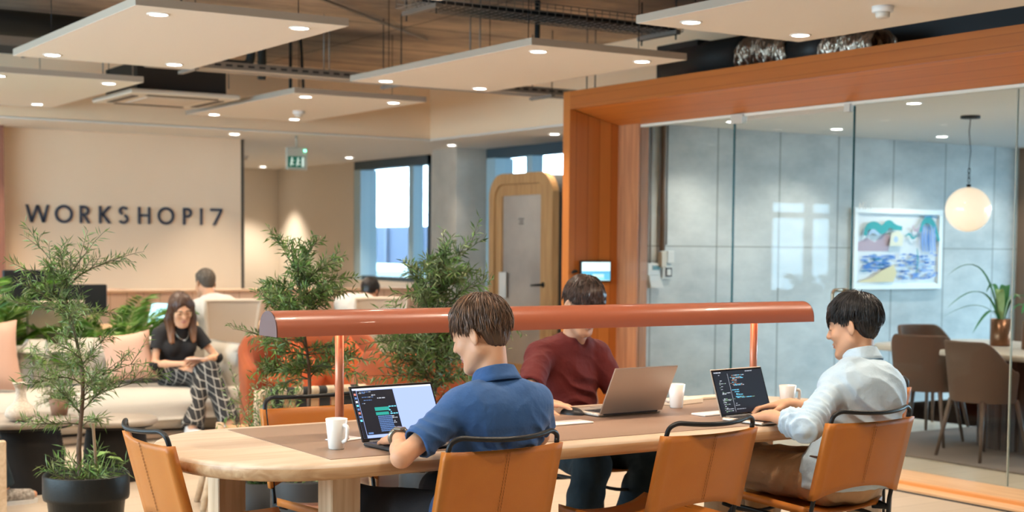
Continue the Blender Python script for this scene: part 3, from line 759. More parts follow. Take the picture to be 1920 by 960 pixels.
# ================================================================ people: signed distance shapes meshed with surface nets
def V3(*a): return np.array(a, dtype=np.float32)
def sstep(x): x = np.clip(x, 0, 1); return x*x*(3-2*x)
_rs = np.random.RandomState(3); _LAT = _rs.rand(32, 32, 32).astype(np.float32)
def vnoise(P, s):
    q = P*s; i = np.floor(q).astype(int); f_ = q-i; f_ = f_*f_*(3-2*f_); i &= 31; j = (i+1) & 31
    x0, y0, z0 = i.T; x1, y1, z1 = j.T; fx, fy, fz = f_.T
    def L(a, b_, t): return a+(b_-a)*t
    return L(L(L(_LAT[x0, y0, z0], _LAT[x1, y0, z0], fx), L(_LAT[x0, y1, z0], _LAT[x1, y1, z0], fx), fy),
             L(L(_LAT[x0, y0, z1], _LAT[x1, y0, z1], fx), L(_LAT[x0, y1, z1], _LAT[x1, y1, z1], fx), fy), fz)*2-1
class SDF:
    def __init__(s, lo, hi, h):
        s.lo = V3(*lo); s.h = h; s.n = np.ceil((V3(*hi)-s.lo)/h).astype(int)+1
        s.D = np.full(tuple(s.n), 0.2, np.float32)
    def _blk(s, lo, hi, pad):
        a = np.maximum(np.floor((lo-pad-s.lo)/s.h).astype(int), 0); b_ = np.minimum(np.ceil((hi+pad-s.lo)/s.h).astype(int)+1, s.n)
        if (b_ <= a).any(): return None
        ax = [s.lo[i]+s.h*np.arange(a[i], b_[i], dtype=np.float32) for i in range(3)]
        return tuple(slice(a[i], b_[i]) for i in range(3)), ax[0][:, None, None], ax[1][None, :, None], ax[2][None, None, :]
    def _comb(s, sl, d, k, op):
        D = s.D[sl]
        if op == 'add':
            if k > 0: h_ = np.maximum(k-np.abs(D-d), 0)/k; s.D[sl] = np.minimum(D, d)-h_*h_*k*0.25
            else: s.D[sl] = np.minimum(D, d)
        elif op == 'sub':
            d = -d
            if k > 0: h_ = np.maximum(k-np.abs(D-d), 0)/k; s.D[sl] = np.maximum(D, d)+h_*h_*k*0.25
            else: s.D[sl] = np.maximum(D, d)
    def cone(s, a, b_, ra, rb, k=0.02, op='add', flat=None):
        a = V3(*a); b_ = V3(*b_); R_ = max(ra, rb)
        q = s._blk(np.minimum(a, b_)-R_, np.maximum(a, b_)+R_, k+3*s.h)
        if q is None: return s
        sl, X, Y_, Z_ = q; d = b_-a; L2 = float(d@d)+1e-12
        px, py, pz = X-a[0], Y_-a[1], Z_-a[2]
        t = np.clip((px*d[0]+py*d[1]+pz*d[2])/L2, 0, 1)
        ex, ey, ez = px-t*d[0], py-t*d[1], pz-t*d[2]
        if flat is not None:     # flat=(normal, factor) squashes the section along a normal
            n_, fa = flat; n_ = np.array(n_, float); n_ = n_-d*float(n_@d)/L2; n_ /= np.linalg.norm(n_); e = ex*n_[0]+ey*n_[1]+ez*n_[2]
            ex, ey, ez = ex+n_[0]*e*(1/fa-1), ey+n_[1]*e*(1/fa-1), ez+n_[2]*e*(1/fa-1)
            dist = np.sqrt(ex*ex+ey*ey+ez*ez)-(ra+(rb-ra)*t); dist = np.where(dist > 0, dist*fa, dist*fa)
        else: dist = np.sqrt(ex*ex+ey*ey+ez*ez)-(ra+(rb-ra)*t)
        s._comb(sl, dist, k, op); return s
    def ell(s, c, r, k=0.02, M=None, op='add'):
        c = V3(*c); r = V3(*r); R_ = float(max(r))
        q = s._blk(c-R_, c+R_, k+3*s.h)
        if q is None: return s
        sl, X, Y_, Z_ = q; px, py, pz = X-c[0], Y_-c[1], Z_-c[2]
        if M is not None:        # M rows = local axes
            px, py, pz = (M[0][0]*px+M[0][1]*py+M[0][2]*pz, M[1][0]*px+M[1][1]*py+M[1][2]*pz, M[2][0]*px+M[2][1]*py+M[2][2]*pz)
        k0 = np.sqrt((px/r[0])**2+(py/r[1])**2+(pz/r[2])**2); k1 = np.sqrt((px/r[0]**2)**2+(py/r[1]**2)**2+(pz/r[2]**2)**2)+1e-9
        s._comb(sl, (k0*(k0-1)/k1).astype(np.float32), k, op); return s
    def plane(s, p, n_, k=0.004, box=None):
        """cut away the side the normal points to (inside box=(center,radius) only)"""
        p = V3(*p); n_ = V3(*n_); n_ = n_/np.linalg.norm(n_)
        if box is None: lo, hi = s.lo, s.lo+s.h*s.n
        else: lo, hi = V3(*box[0])-box[1], V3(*box[0])+box[1]
        q = s._blk(lo, hi, 0)
        if q is None: return s
        sl, X, Y_, Z_ = q; d = (X-p[0])*n_[0]+(Y_-p[1])*n_[1]+(Z_-p[2])*n_[2]
        D = s.D[sl]; s.D[sl] = np.maximum(D, d.astype(np.float32)); return s
    def cutball(s, c, r_, p, n_):
        """cut the half-space beyond plane (p,n) only inside a ball"""
        c = V3(*c); q = s._blk(c-r_, c+r_, 0)
        if q is None: return s
        p = V3(*p); n_ = V3(*n_); n_ = n_/np.linalg.norm(n_)
        sl, X, Y_, Z_ = q; d = (X-p[0])*n_[0]+(Y_-p[1])*n_[1]+(Z_-p[2])*n_[2]
        ball = np.sqrt((X-c[0])**2+(Y_-c[1])**2+(Z_-c[2])**2)-r_
        s.D[sl] = np.maximum(s.D[sl], np.minimum(d, -ball).astype(np.float32)); return s
    def mesh(s):
        D = s.D; S = D < 0
        nx, ny, nz = D.shape
        c = np.zeros((nx-1, ny-1, nz-1), np.int8)
        for dx in (0, 1):
            for dy in (0, 1):
                for dz in (0, 1): c += S[dx:nx-1+dx, dy:ny-1+dy, dz:nz-1+dz]
        act = (c > 0) & (c < 8); idx = np.argwhere(act); vid = np.full(act.shape, -1, np.int64); vid[act] = np.arange(len(idx))
        acc = np.zeros((len(idx), 3)); cnt = np.zeros(len(idx)); I = idx.T
        corners = [(a, b_, c_) for a in (0, 1) for b_ in (0, 1) for c_ in (0, 1)]
        for a in corners:
            for ax in range(3):
                if a[ax]: continue
                b_ = list(a); b_[ax] = 1
                d0 = D[I[0]+a[0], I[1]+a[1], I[2]+a[2]]; d1 = D[I[0]+b_[0], I[1]+b_[1], I[2]+b_[2]]
                m = (d0 < 0) != (d1 < 0); t = np.where(m, d0/(d0-d1+1e-12), 0)
                p = np.zeros((len(idx), 3)); p += np.array(a); p[:, ax] += t
                acc[m] += p[m]; cnt[m] += 1
        V = (idx+acc/np.maximum(cnt, 1)[:, None])*s.h+s.lo
        F = []
        for ax in range(3):
            o1, o2 = [(1, 2), (2, 0), (0, 1)][ax]
            sl0 = [slice(1, -1)]*3; sl0[ax] = slice(0, -1); sl1 = [slice(1, -1)]*3; sl1[ax] = slice(1, None)
            A = S[tuple(sl0)]; B = S[tuple(sl1)]
            for flip, msk in ((False, A & ~B), (True, B & ~A)):
                e = np.argwhere(msk)
                if not len(e): continue
                base = e.copy(); off = np.array([1, 1, 1]); off[ax] = 0; base += off
                def vi(d1, d2):
                    q = base.copy(); q[:, o1] -= d1; q[:, o2] -= d2; return vid[q[:, 0], q[:, 1], q[:, 2]]
                quad = np.stack([vi(1, 1), vi(0, 1), vi(0, 0), vi(1, 0)], 1)
                if flip: quad = quad[:, ::-1]
                F.append(quad)
        F = np.concatenate(F); F = F[(F >= 0).all(1)]
        return V.astype(np.float64), F
def vnormals(V, F):
    n_ = np.cross(V[F[:, 2]]-V[F[:, 0]], V[F[:, 3]]-V[F[:, 1]]); N_ = np.zeros_like(V)
    for k in range(4): np.add.at(N_, F[:, k], n_)
    return N_/(np.linalg.norm(N_, axis=1, keepdims=True)+1e-12)
def smooth_mesh(V, F, it=1, lam=0.5):
    for _ in range(it):
        A = np.zeros_like(V); c = np.zeros(len(V))
        for k in range(4):
            a, b_ = F[:, k], F[:, (k+1) % 4]
            np.add.at(A, a, V[b_]); np.add.at(c, a, 1); np.add.at(A, b_, V[a]); np.add.at(c, b_, 1)
        V = V*(1-lam)+lam*A/np.maximum(c, 1)[:, None]
    return V
def mesh_obj(name, V, F, mats, parent=None, mi=None, smooth=True):
    me = bpy.data.meshes.new(name); nF = len(F); nk = F.shape[1]
    me.vertices.add(len(V)); me.vertices.foreach_set('co', V.astype(np.float32).ravel())
    me.loops.add(nF*nk); me.loops.foreach_set('vertex_index', F.astype(np.int32).ravel())
    me.polygons.add(nF); me.polygons.foreach_set('loop_start', np.arange(0, nF*nk, nk, dtype=np.int32))
    try: me.polygons.foreach_set('loop_total', np.full(nF, nk, np.int32))
    except Exception: pass
    if not isinstance(mats, (list, tuple)): mats = [mats]
    for m in mats: me.materials.append(m)
    if mi is not None: me.polygons.foreach_set('material_index', mi.astype(np.int32))
    me.polygons.foreach_set('use_smooth', np.full(nF, smooth, bool))
    me.update(calc_edges=True); me.validate()
    o = bpy.data.objects.new(name, me); COL.objects.link(o)
    if parent is not None: o.parent = parent
    return o
def nrm(a): a = np.array(a, float); return a/np.linalg.norm(a)
def frame(fwd, up):
    f_ = nrm(fwd); r_ = nrm(np.cross(f_, up)); u = np.cross(r_, f_); return np.array([r_, f_, u])   # rows: right, forward, up
def skin(name, c): return mat(name, c, 0.48, sss=0.12, noise=(14, tuple(v*0.90 for v in c), 0.3), spec=0.35)

class Head:
    def __init__(s, c, fwd, up, sc=1.0): s.c = np.array(c, float); s.M = frame(fwd, up); s.s = sc
    def w(s, p): return s.c+(np.array(p, float)*s.s) @ s.M
    def build(s, S, fem=False):
        w, M, q = s.w, s.M, s.s
        E = lambda c, r, k, op='add', MM=None: S.ell(w(c), np.array(r)*q, k*q, M if MM is None else MM, op)
        C = lambda a, b_, ra, rb, k, op='add': S.cone(w(a), w(b_), ra*q, rb*q, k*q, op)
        E((0, -.012, .035), (.074, .094, .083), .01)
        E((0, .03, -.02), (.062, .062, .085), .03)
        j = 0.9 if fem else 1.0
        for sx in (-1, 1):
            C((sx*.052, .0, -.05), (sx*.026*j, .068, -.096), .022*j, .018, .03)
            E((sx*.04, .062, -.022), (.02, .022, .02), .02)
            E((sx*.030, .088, .012), (.016, .010, .011), .010, 'sub')
            E((sx*.031, .077, .010), (.0155, .0125, .0125), .004)
            C((sx*.012, .088, .030), (sx*.045, .074, .030), .008, .007, .012)
            # ear
            Mr = frame(nrm(M[1]*0.55+M[0]*sx*0.83*-1), M[2])
            EM = np.array([nrm(np.cross(M[2], M[1]*0.92+M[0]*sx*-.35)), nrm(M[1]*0.92+M[0]*sx*-.35), M[2]])
            S.ell(w((sx*.079, -.012, -.004)), np.array((.0065, .0175, .031))*q, .006*q, EM)
            S.ell(w((sx*.086, -.008, .002)), np.array((.006, .010, .018))*q, .004*q, EM, 'sub')
        C((0, .072, -.092), (0, .078, -.096), .020*j, .018*j, .02)
        C((0, .086, .022), (0, .108, -.018), .008, .0115, .010)
        for sx in (-1, 1): E((sx*.011, .098, -.022), (.008, .010, .007), .006)
        C((-.020, .086, -.052), (.020, .086, -.052), .005, .005, .006)
        E((0, .092, -.0515), (.017, .008, .0055), .005)
        E((0, .090, -.062), (.016, .0085, .0065), .005)
        E((0, .097, -.0568), (.020, .006, .0013), .002, 'sub')

def hand(S, wr, d, up, side, curl=0.5, spread=0.14, scale=1.0, thumb=1.0):
    """wr wrist point, d direction of the fingers, up back-of-hand normal, side +1 if the thumb lies towards d x up"""
    q = scale; d = nrm(d); up = nrm(np.array(up)-d*np.dot(up, d)); lat = np.cross(d, up)*side   # towards thumb
    wr = np.array(wr, float); pk = wr+d*.085*q
    S.cone(wr, wr+d*.03*q, .027*q, .030*q, .01*q, flat=(up, 0.68))
    for o_ in (-.030, -.010, .010, .028): S.cone(wr+d*.02*q+lat*o_*.55*q, wr+d*.078*q+lat*o_*q, .0165*q, .0125*q, .010*q)
    L_ = [(.030, .043, .026, .021, .0094), (.010, .047, .029, .022, .0096), (-.011, .043, .027, .021, .0090), (-.031, .034, .020, .018, .0080)]
    for i, (o_, l1, l2, l3, r_) in enumerate(L_):
        cu = curl*(1+.08*i)
        p = wr+d*(.084-.004*abs(i-1))*q+lat*o_*q+up*.002*q; dirv = nrm(d+lat*spread*(1.3-i*.9)*.5)
        a = -0.10+0.35*cu
        for l, da, rr in ((l1, 0, r_), (l2, .9*cu, r_*.92), (l3, .75*cu, r_*.84)):
            a += da; v = dirv*math.cos(a)-up*math.sin(a); p2 = p+v*l*q
            S.cone(p, p2, rr*q, rr*.9*q, .003*q); p = p2
    p = wr+d*.022*q+lat*.022*q-up*.006*q
    v1 = nrm(d*.62+lat*.72*thumb-up*.30); p1 = p+v1*.042*q; v2 = nrm(d*.90+lat*.30*thumb-up*.35); p2 = p1+v2*.033*q; p3 = p2+nrm(d*.97+lat*.02-up*.30)*.027*q
    S.cone(p, p1, .0155*q, .0120*q, .010*q); S.cone(p1, p2, .0115*q, .0105*q, .003*q); S.cone(p2, p3, .0105*q, .0085*q, .003*q)

class Person:
    """J: joints in world space: hipc, chest, neck, head, shL, shR, elL, elR, wrL, wrR, hipL, hipR, knL, knR, anL, anR, fwd (body), hfwd, hup"""
    def __init__(s, label, J, h=0.005, build_=1.0, fem=False):
        s.J = {k: np.array(v, float) for k, v in J.items()}; s.b = build_; s.h = h; s.fem = fem
        J = s.J; s.org = np.array([J['hipc'][0], J['hipc'][1], 0.0])
        s.root = thing('person', label, 'person', tuple(s.org))
        s.head = Head(J['head'], J['hfwd'], J['hup'], J.get('hs', np.array(1.0)).item())
        pts = np.array([v for k, v in s.J.items() if k not in ('fwd', 'hfwd', 'hup', 'hs', 'pL', 'pR', 'fd')]); s.lo = pts.min(0)-0.23; s.hi = pts.max(0)+0.23; s.lo[2] = max(-0.01, s.lo[2])
        s.up = nrm(J['neck']-J['hipc']); s.rt = nrm(J['shR']-J['shL'])
    def torso(s, S, g, k=0.04, upper=True, lower=True):
        J, b_ = s.J, s.b; up = s.up; rt = s.rt; fw = nrm(np.cross(up, rt)); Mx = np.array([rt, nrm(np.cross(up, rt)), up])
        mid = (J['hipc']+J['chest'])/2
        if lower:
            S.ell(J['hipc'], (.165*b_+g, .115*b_+g, .115+g), k, Mx)
            for n_ in 'LR': S.ell(J['hip'+n_]-up*.01-fw*.03, (.088*b_+g, .095*b_+g, .085+g), k, Mx)
        if upper:
            S.ell(mid, (.138*b_+g, .100*b_+g, .15+g), k, Mx)
            S.ell(J['chest'], (.160*b_+g, .108*b_+g, .155+g), k, Mx)
            S.ell(J['chest']+up*.07-fw*.015, (.165*b_+g, .092*b_+g, .095+g), k, Mx)
            for n_ in 'LR':
                S.cone(J['neck']-up*.035, J['sh'+n_]-up*.0, .050*b_+g, .046*b_+g, k)
                S.ell(J['sh'+n_]*.55+J['chest']*.45+up*.02-fw*.045, (.06+g, .035+g, .085+g), k, Mx)
            if s.fem:
                for sx in (-1, 1): S.ell(J['chest']+rt*sx*.07+fw*.085-up*.005, (.055+g, .05+g, .055+g), .03, Mx)
    def arm(s, S, n_, g, k=0.02, up=True, fore=True, r=(.050, .040, .040, .0265)):
        J = s.J; b_ = s.b
        if up: S.cone(J['sh'+n_], J['el'+n_], r[0]*b_+g, r[1]*b_+g, k)
        if fore:
            el, wr = J['el'+n_], J['wr'+n_]; m = el*.62+wr*.38
            S.cone(el, m, r[1]*b_*.98+g, r[2]*b_+g, k); S.cone(m, wr, r[2]*b_+g, r[3]+g, k)
    def leg(s, S, n_, g, k=0.02, foot=True, r=(.083, .056, .054, .037)):
        J = s.J; b_ = s.b
        hp, kn, an = J['hip'+n_], J['kn'+n_], J['an'+n_]
        S.cone(hp, kn, r[0]*b_+g, r[1]*b_+g, k); m = kn*.65+an*.35
        bk = nrm(J['hipc']-kn)*.012
        S.cone(kn, m+bk, r[1]*.95*b_+g, r[2]*b_+g, k); S.cone(m+bk, an, r[2]*b_+g, r[3]+g, k)
        if foot:
            fd = nrm(J['fd']) if 'fd' in J else nrm(J['fwd']); fd = nrm(fd*np.array([1, 1, 0])); z = np.array([0, 0, 1.])
            hz = an-z*(an[2]-.045)
            S.cone(an, hz-fd*.03+z*.0, .036, .034, .02); S.cone(hz-fd*.03, hz+fd*.13, .034, .026, .02); S.cone(hz+fd*.1, hz+fd*.165, .030, .022, .02)
    def body(s, sk, hands=None, lipc=None):
        J = s.J; S = SDF(s.lo, s.hi, s.h); b_ = s.b
        s.torso(S, -.006)
        n0 = J['neck']; hd = J['head']; base = s.head.w((0, -.020, -.055))
        S.cone(n0-s.up*.03, base, .060*b_, .054*b_ if not s.fem else .046, .03)
        s.head.build(S, s.fem)
        for n_ in 'LR': s.arm(S, n_, -.004 if not s.fem else -.008); s.leg(S, n_, -.006)
        for n_, kw in (hands or {}).items(): hand(S, J['wr'+n_], **kw)
        V, F = S.mesh(); V = smooth_mesh(V, F, 1, .4)
        q = (V-s.head.c) @ s.head.M.T/s.head.s
        fc = q[F].mean(1); lip = (np.abs(fc[:, 0]) < .021) & (fc[:, 1] > .076) & (fc[:, 2] > -.067) & (fc[:, 2] < -.0475) & ((fc[:, 0]/.021)**2+((fc[:, 2]+.057)/.0095)**2 < 1)
        brow = (np.abs(np.abs(fc[:, 0])-.030) < .020) & (fc[:, 1] > .062) & (np.abs(fc[:, 2]-.0305+np.abs(np.abs(fc[:, 0])-.026)*.12) < .0038)
        lash = (np.abs(np.abs(fc[:, 0])-.031) < .014) & (fc[:, 1] > .07) & (np.abs(fc[:, 2]-.0035) < .0016)
        mi = np.zeros(len(F), int); mi[lip] = 1; mi[brow | lash] = 2
        return mesh_obj('body', V-s.org, F, [sk, mat('lip_tone', lipc or (0.50, 0.19, 0.15), 0.45), mat('brow_hair', (0.05, 0.028, 0.018), 0.7)], s.root, mi)
    def cloth(s, name, fn, m, wr=(0.004, 16), h=None, creases=(), smooth_it=1):
        S = SDF(s.lo, s.hi, h or s.h); fn(S); V, F = S.mesh(); V = smooth_mesh(V, F, smooth_it, .45)
        N_ = vnormals(V, F); a, sc = wr
        q = V+0.035*np.stack([vnoise(V+5, 7), vnoise(V+9, 7), vnoise(V+2, 7)], 1)
        n1 = 1-2*np.abs(vnoise(q*np.array([1, 1, 0.55]), sc)); n2 = 1-2*np.abs(vnoise(q+3.3, sc*2.2))
        disp = a*(n1*.7+n2*.3)
        for (c, r_, axis, freq, amp) in creases:     # local folds running across an axis
            dd = V-np.array(c); w_ = np.exp(-(dd**2).sum(1)/(r_*r_)); ph = dd @ nrm(axis)*freq+2.2*vnoise(V, 11)
            disp += w_*amp*(1-np.abs(np.sin(ph))*2)
        V = V+N_*disp[:, None]
        return mesh_obj(name, V-s.org, F, m, s.root)

def tri_tube(Vs, Fs, pts, rads, base):
    n_ = len(pts); t0 = pts[-1]-pts[0]; a = np.cross(t0, [0.3, 0.5, 0.8]); a = a/(np.linalg.norm(a)+1e-9); b_ = np.cross(t0, a); b_ /= np.linalg.norm(b_)+1e-9
    for i in range(n_):
        for k in range(3):
            an = 2*math.pi*k/3; Vs.append(pts[i]+(a*math.cos(an)+b_*math.sin(an))*rads[i])
    for i in range(n_-1):
        for k in range(3): Fs.append((base+i*3+k, base+i*3+(k+1) % 3, base+(i+1)*3+(k+1) % 3, base+(i+1)*3+k))
    return base+3*n_
def hair_short(P_, m, n=2200, seed=1, thick=.016, front=.062, nape=-.055, length=.045, whorl=(.012, -.055), r=.0014, part=0.0, lift=.35, side_z=-.005):
    """cap volume plus combed strands following the crown whorl"""
    H = P_.head; rnd = np.random.RandomState(seed)
    S = SDF(H.c-.17, H.c+.17, .004)
    w, M, q = H.w, H.M, H.s
    S.ell(w((0, -.012, .044)), np.array((.0765+thick*.30, .096+thick*.45, .083+thick))*q, .01, M)
    S.ell(w((0, -.049, -.006)), np.array((.051, .041, .056))*q, .025, M)
    S.ell(w((0, .045, .085)), np.array((.055, .045, .030+thick*.5))*q, .02, M)
    # remove face, ears and neck areas
    S.ell(w((0, .12, -.035)), np.array((.085, .072, .088))*q, .01, M, 'sub')
    for sx in (-1, 1):
        S.ell(w((sx*.092, .004, -.022)), np.array((.034, .040, .054))*q, .008, M, 'sub'); S.ell(w((sx*.07, .07, -.02)), np.array((.03, .04, .05))*q, .01, M, 'sub'); S.ell(w((sx*.098, -.035, -.058)), np.array((.050, .060, .052))*q, .012, M, 'sub')
    S.plane(w((0, -.05, nape-.012)), -M[2]*0.95+M[1]*-.15)
    V, F = S.mesh(); V = smooth_mesh(V, F, 1, .5); N_ = vnormals(V, F)
    loc = (V-H.c) @ M.T/q; d2 = loc-np.array([whorl[0], whorl[1], .11]); ang = np.arctan2(d2[:, 0], d2[:, 1])
    st = vnoise(np.stack([ang*7, np.linalg.norm(d2, axis=1)*9, ang*0], 1), 3.1)
    V = V+N_*(st*.0035+vnoise(V, 60)*.001)[:, None]
    Vs = []; Fs = []; base = 0
    C0 = np.array((0, -.012, .040)); Rr = np.array((.0775+thick*.3, .0975+thick*.4, .085+thick))
    for i in range(n):
        z = rnd.uniform(-.75, 1); ph = rnd.uniform(0, 2*math.pi); rr = math.sqrt(max(0, 1-z*z)); u = np.array([rr*math.sin(ph), rr*math.cos(ph), z])
        p = C0+u*Rr*.97
        if (abs(p[0]) > .040 and p[2] < .004) or p[2] < nape+.015 or (p[1] > .045 and p[2] < front+.01) or (abs(p[0]) > .05 and p[1] > -.025 and p[2] < side_z+.03) or (p[1] > .02 and p[2] < .04): continue
        wh = np.array([whorl[0], whorl[1], .12]); d = p-wh; d = d/(np.linalg.norm(d)+1e-6)
        if p[1] > .0 and p[2] > .06: d = nrm(d+np.array([part, .35, 0]))
        pts = [p]; u0 = u; L_ = length*rnd.uniform(.6, 1.15)*(0.5 if p[2] < .0 else 1)
        if p[1] < -.02 and p[2] < .045: L_ *= .42
        if abs(p[0]) > .045 and p[2] < .075 and p[1] > -.06: L_ *= .42
        L_ *= .6 if p[2] < .01 else 1; cl = np.array([p*1.0]); nj = np.array([vnoise(cl+1, 34)[0], vnoise(cl+4, 34)[0], vnoise(cl+7, 34)[0]])*.55+rnd.normal(0, .10, 3)
        for k in range(4):
            un = (p-C0)/Rr; un = un/np.linalg.norm(un); nn = nrm(un/Rr); dd = d+nj+np.array([0, 0, -.35]); dd = dd-nn*(dd@nn); dd = nrm(dd)+nn*(lift*(0.45-k*.22))
            p = p+dd*L_/4; un = (p-C0)/Rr; ln = np.linalg.norm(un)
            if ln < .985: p = C0+(p-C0)*.985/ln
            pts.append(p)
        W_ = [H.c+(pp*q) @ M for pp in pts]; base = tri_tube(Vs, Fs, W_, [r, r*1.1, r, r*.7, r*.15], base)
    Vs = np.array(Vs); Fs = np.array(Fs)+len(V); c2 = m.node_tree.nodes['Principled BSDF'].inputs['Base Color'].default_value
    ml = mat(m.name+'_light', tuple(min(1, v*2.5+.012) for v in c2[:3]), 0.34, spec=.6)
    mi = np.zeros(len(F)+len(Fs), int); mi[len(F):] = np.repeat((rnd.rand(len(Fs)//12+1) < .3).astype(int), 12)[:len(Fs)]
    return mesh_obj('hair', np.concatenate([V, Vs])-P_.org, np.concatenate([F, Fs]), [m, ml], P_.root, mi)
HAIR_BR = mat('brown_hair', (0.085, 0.042, 0.022), 0.36, spec=0.6)
HAIR_DB = mat('dark_brown_hair', (0.045, 0.022, 0.014), 0.36, spec=0.6)
HAIR_BK = mat('black_hair', (0.012, 0.010, 0.010), 0.32, spec=0.6)
HAIR_GR = mat('grey_brown_hair', (0.11, 0.085, 0.065), 0.6)
Z3 = np.array([0, 0, 1.])
# ---------------------------------------------------------------- man in the blue polo (near side, seen from behind)
J = dict(hipc=(2.51, 4.03, .545), hipL=(2.42, 4.07, .52), hipR=(2.60, 4.07, .52), chest=(2.53, 3.995, .805), neck=(2.54, 4.01, .970), head=(2.520, 4.065, 1.128),
         shL=(2.395, 4.00, .895), shR=(2.672, 3.975, .910), elL=(2.165, 3.965, .760), wrL=(2.270, 4.17, .795), elR=(2.75, 4.06, .78), wrR=(2.58, 4.23, .795),
         knL=(2.22, 4.42, .53), knR=(2.62, 4.50, .54), anL=(2.20, 4.40, .10), anR=(2.66, 4.46, .10), fwd=(-.1, 1, 0), hfwd=(-.48, .84, -.34), hup=(-.14, .24, .96))
p1 = Person('man in a blue polo shirt typing with his back to the camera', J, .0045, .88)
p1.body(skin('skin_light', (0.62, 0.33, 0.20)), dict(L=dict(d=(.12, .97, -.16), up=(-.35, .1, 1), side=1, curl=.62), R=dict(d=(-.5, .86, -.1), up=(.1, .1, 1), side=-1, curl=.6)))
BLUE = mat('blue_pique_cotton', (0.024, 0.082, 0.225), 0.85, sheen=0.12, noise=(40, (0.019, 0.068, 0.195), 0.3), bump=(17, 0.75))
def shirt1(S):
    p = p1; p.torso(S, .012, k=.05); J = p.J
    S.ell(J['hipc']+Z3*.01, (.185, .135, .10), .04)
    for n_, hem in (('L', .74), ('R', .74)):
        sh, el = J['sh'+n_], J['el'+n_]; e2 = sh+(el-sh)*1.0
        S.cone(sh, e2, .056, .056, .03); d = nrm(el-sh); c = sh+(el-sh)*hem
        S.cutball(c+d*.06, .12, c, d)
        S.cone(c-d*.02, c+d*.05, .044, .046, .0, 'sub')
    S.plane(J['neck']+p.up*.012, p.up*1.0+np.array([.0, .35, 0]), box=(J['neck']+p.up*.06, .12))
    S.plane((0, 0, .50), (0, 0, -1))
c_ = p1.J
p1.cloth('polo_shirt', shirt1, BLUE, (.005, 9), creases=((c_['chest']+np.array([0.03, -.09, -.14]), .12, (.3, 0, 1), 52, .011), (c_['shR']*.6+c_['chest']*.4+np.array([0.06, -.05, -.10]), .10, (.8, 0, .6), 60, .008), (c_['elL']*.6+c_['shL']*.4, .08, (.5, .2, .9), 70, .0045), (c_['chest']+np.array([-.10, -.06, -.05]), .08, (.9, 0, .5), 60, .005)))
def collar(p, m, off, fwd, up, r0=.058, gap=.5, drop=.0):
    fr = frame(fwd, up); c = p.J['neck']+p.up*off-p.org; prof = [(.000, -.016), (.001, .030), (.004, .035), (.009, .031), (.016, .010), (.026, -.020), (.023, -.022), (.012, .004), (.004, .018), (.004, -.016)]
    def fn(u, v):
        a = gap+(2*math.pi-2*gap)*u; k = v*(len(prof)-1); i = min(int(k), len(prof)-2); t = k-i
        dr = prof[i][0]*(1-t)+prof[i+1][0]*t; z = prof[i][1]*(1-t)+prof[i+1][1]*t
        z -= .030*max(0, math.cos(a))**2; rr = r0+dr+.003*math.sin(5*a)*(v > .3)
        q = c+fr[0]*math.sin(a)*rr*1.06+fr[1]*math.cos(a)*rr*1.0+fr[2]*z
        return tuple(q)
    b = MB(); b.grid(fn, 44, 19); return b.build('collar', m, p.root)
collar(p1, BLUE, .016, (-.15, 1, -.38), (0, .36, .93), .060)
DARKT = mat('charcoal_trousers', (0.022, 0.022, 0.026), 0.85, bump=(300, .2))
def trs(p, g=.012, z=None, cuff=.14, rr=(.092, .070, .066, .054)):
    def fn(S):
        J = p.J; p.torso(S, g-.006, upper=False)
        for n_ in 'LR': p.leg(S, n_, g, .03, False, rr)
        S.plane(J['hipc']+p.up*.085, p.up, box=(J['hipc']+p.up*.2, .3))
        for n_ in 'LR':
            an, kn = J['an'+n_], J['kn'+n_]; d = nrm(an-kn); c = an+d*0.0; S.cutball(c+d*.06, .11, c, d)
    return fn
p1.cloth('trousers', trs(p1), DARKT, (.004, 12), h=.007)
def shoes(p, m1, m2):
    fd = nrm((p.J['fd'] if 'fd' in p.J else p.J['fwd'])*np.array([1, 1, 0]))
    for n_ in 'LR':
        an = p.J['an'+n_]; c = np.array([an[0], an[1], 0.0]); S = SDF(c-np.array([.25, .25, .01]), c+np.array([.25, .25, .16]), .005)
        S.cone(c-fd*.035+Z3*.05, c+fd*.14+Z3*.042, .042, .036, .02); S.cone(c-fd*.02+Z3*.09, c-fd*.0+Z3*.05, .042, .045, .02); S.plane(c+Z3*.012, (0, 0, -1)); S.plane(c+Z3*.118, (0, 0, 1))
        V, F = S.mesh(); o = mesh_obj('shoe', V-p.org, F, m1, p.root)
        b = MB(); rt_ = np.cross(fd, Z3); pts = []
        for i in range(20):
            a = 2*math.pi*i/20; q = c+fd*(.055+.135*math.cos(a))+rt_*(.045*math.sin(a)*(1+.15*math.cos(a)))-p.org; pts.append((q[0], q[1]))
        b.prism(pts, 0.0, .022); b.build('sole', m2, o)
SOLE = mat('white_rubber', (0.7, 0.68, 0.64), 0.6)
shoes(p1, mat('dark_canvas', (0.03, 0.03, 0.035), 0.8), SOLE)
hair_short(p1, HAIR_BR, n=5200, seed=2, thick=.013, front=.060, nape=-.050, length=.072, whorl=(.01, -.035), r=.0016, lift=.6)
w_ = p1.J['wrL']; d_ = nrm(p1.J['wrL']-p1.J['elL']); b = MB(); u_ = nrm(np.cross(d_, Z3)); v_ = np.cross(u_, d_)
b.tube([tuple(w_-d_*.012+u_*math.cos(t)*.0315+v_*math.sin(t)*.028-p1.org) for t in [2*math.pi*i/24 for i in range(24)]], .006, 8, closed=True, flat=1.6)
q = w_-d_*.012+v_*.031-p1.org; b.box((0, 0, 0), (.034, .034, .011), bev=.004, M=Matrix.Translation(tuple(q)) @ Matrix.Rotation(.5, 4, 'Z'))
b.build('wristwatch', mat('watch_steel', (0.25, 0.22, 0.18), 0.3, 0.8), p1.root)

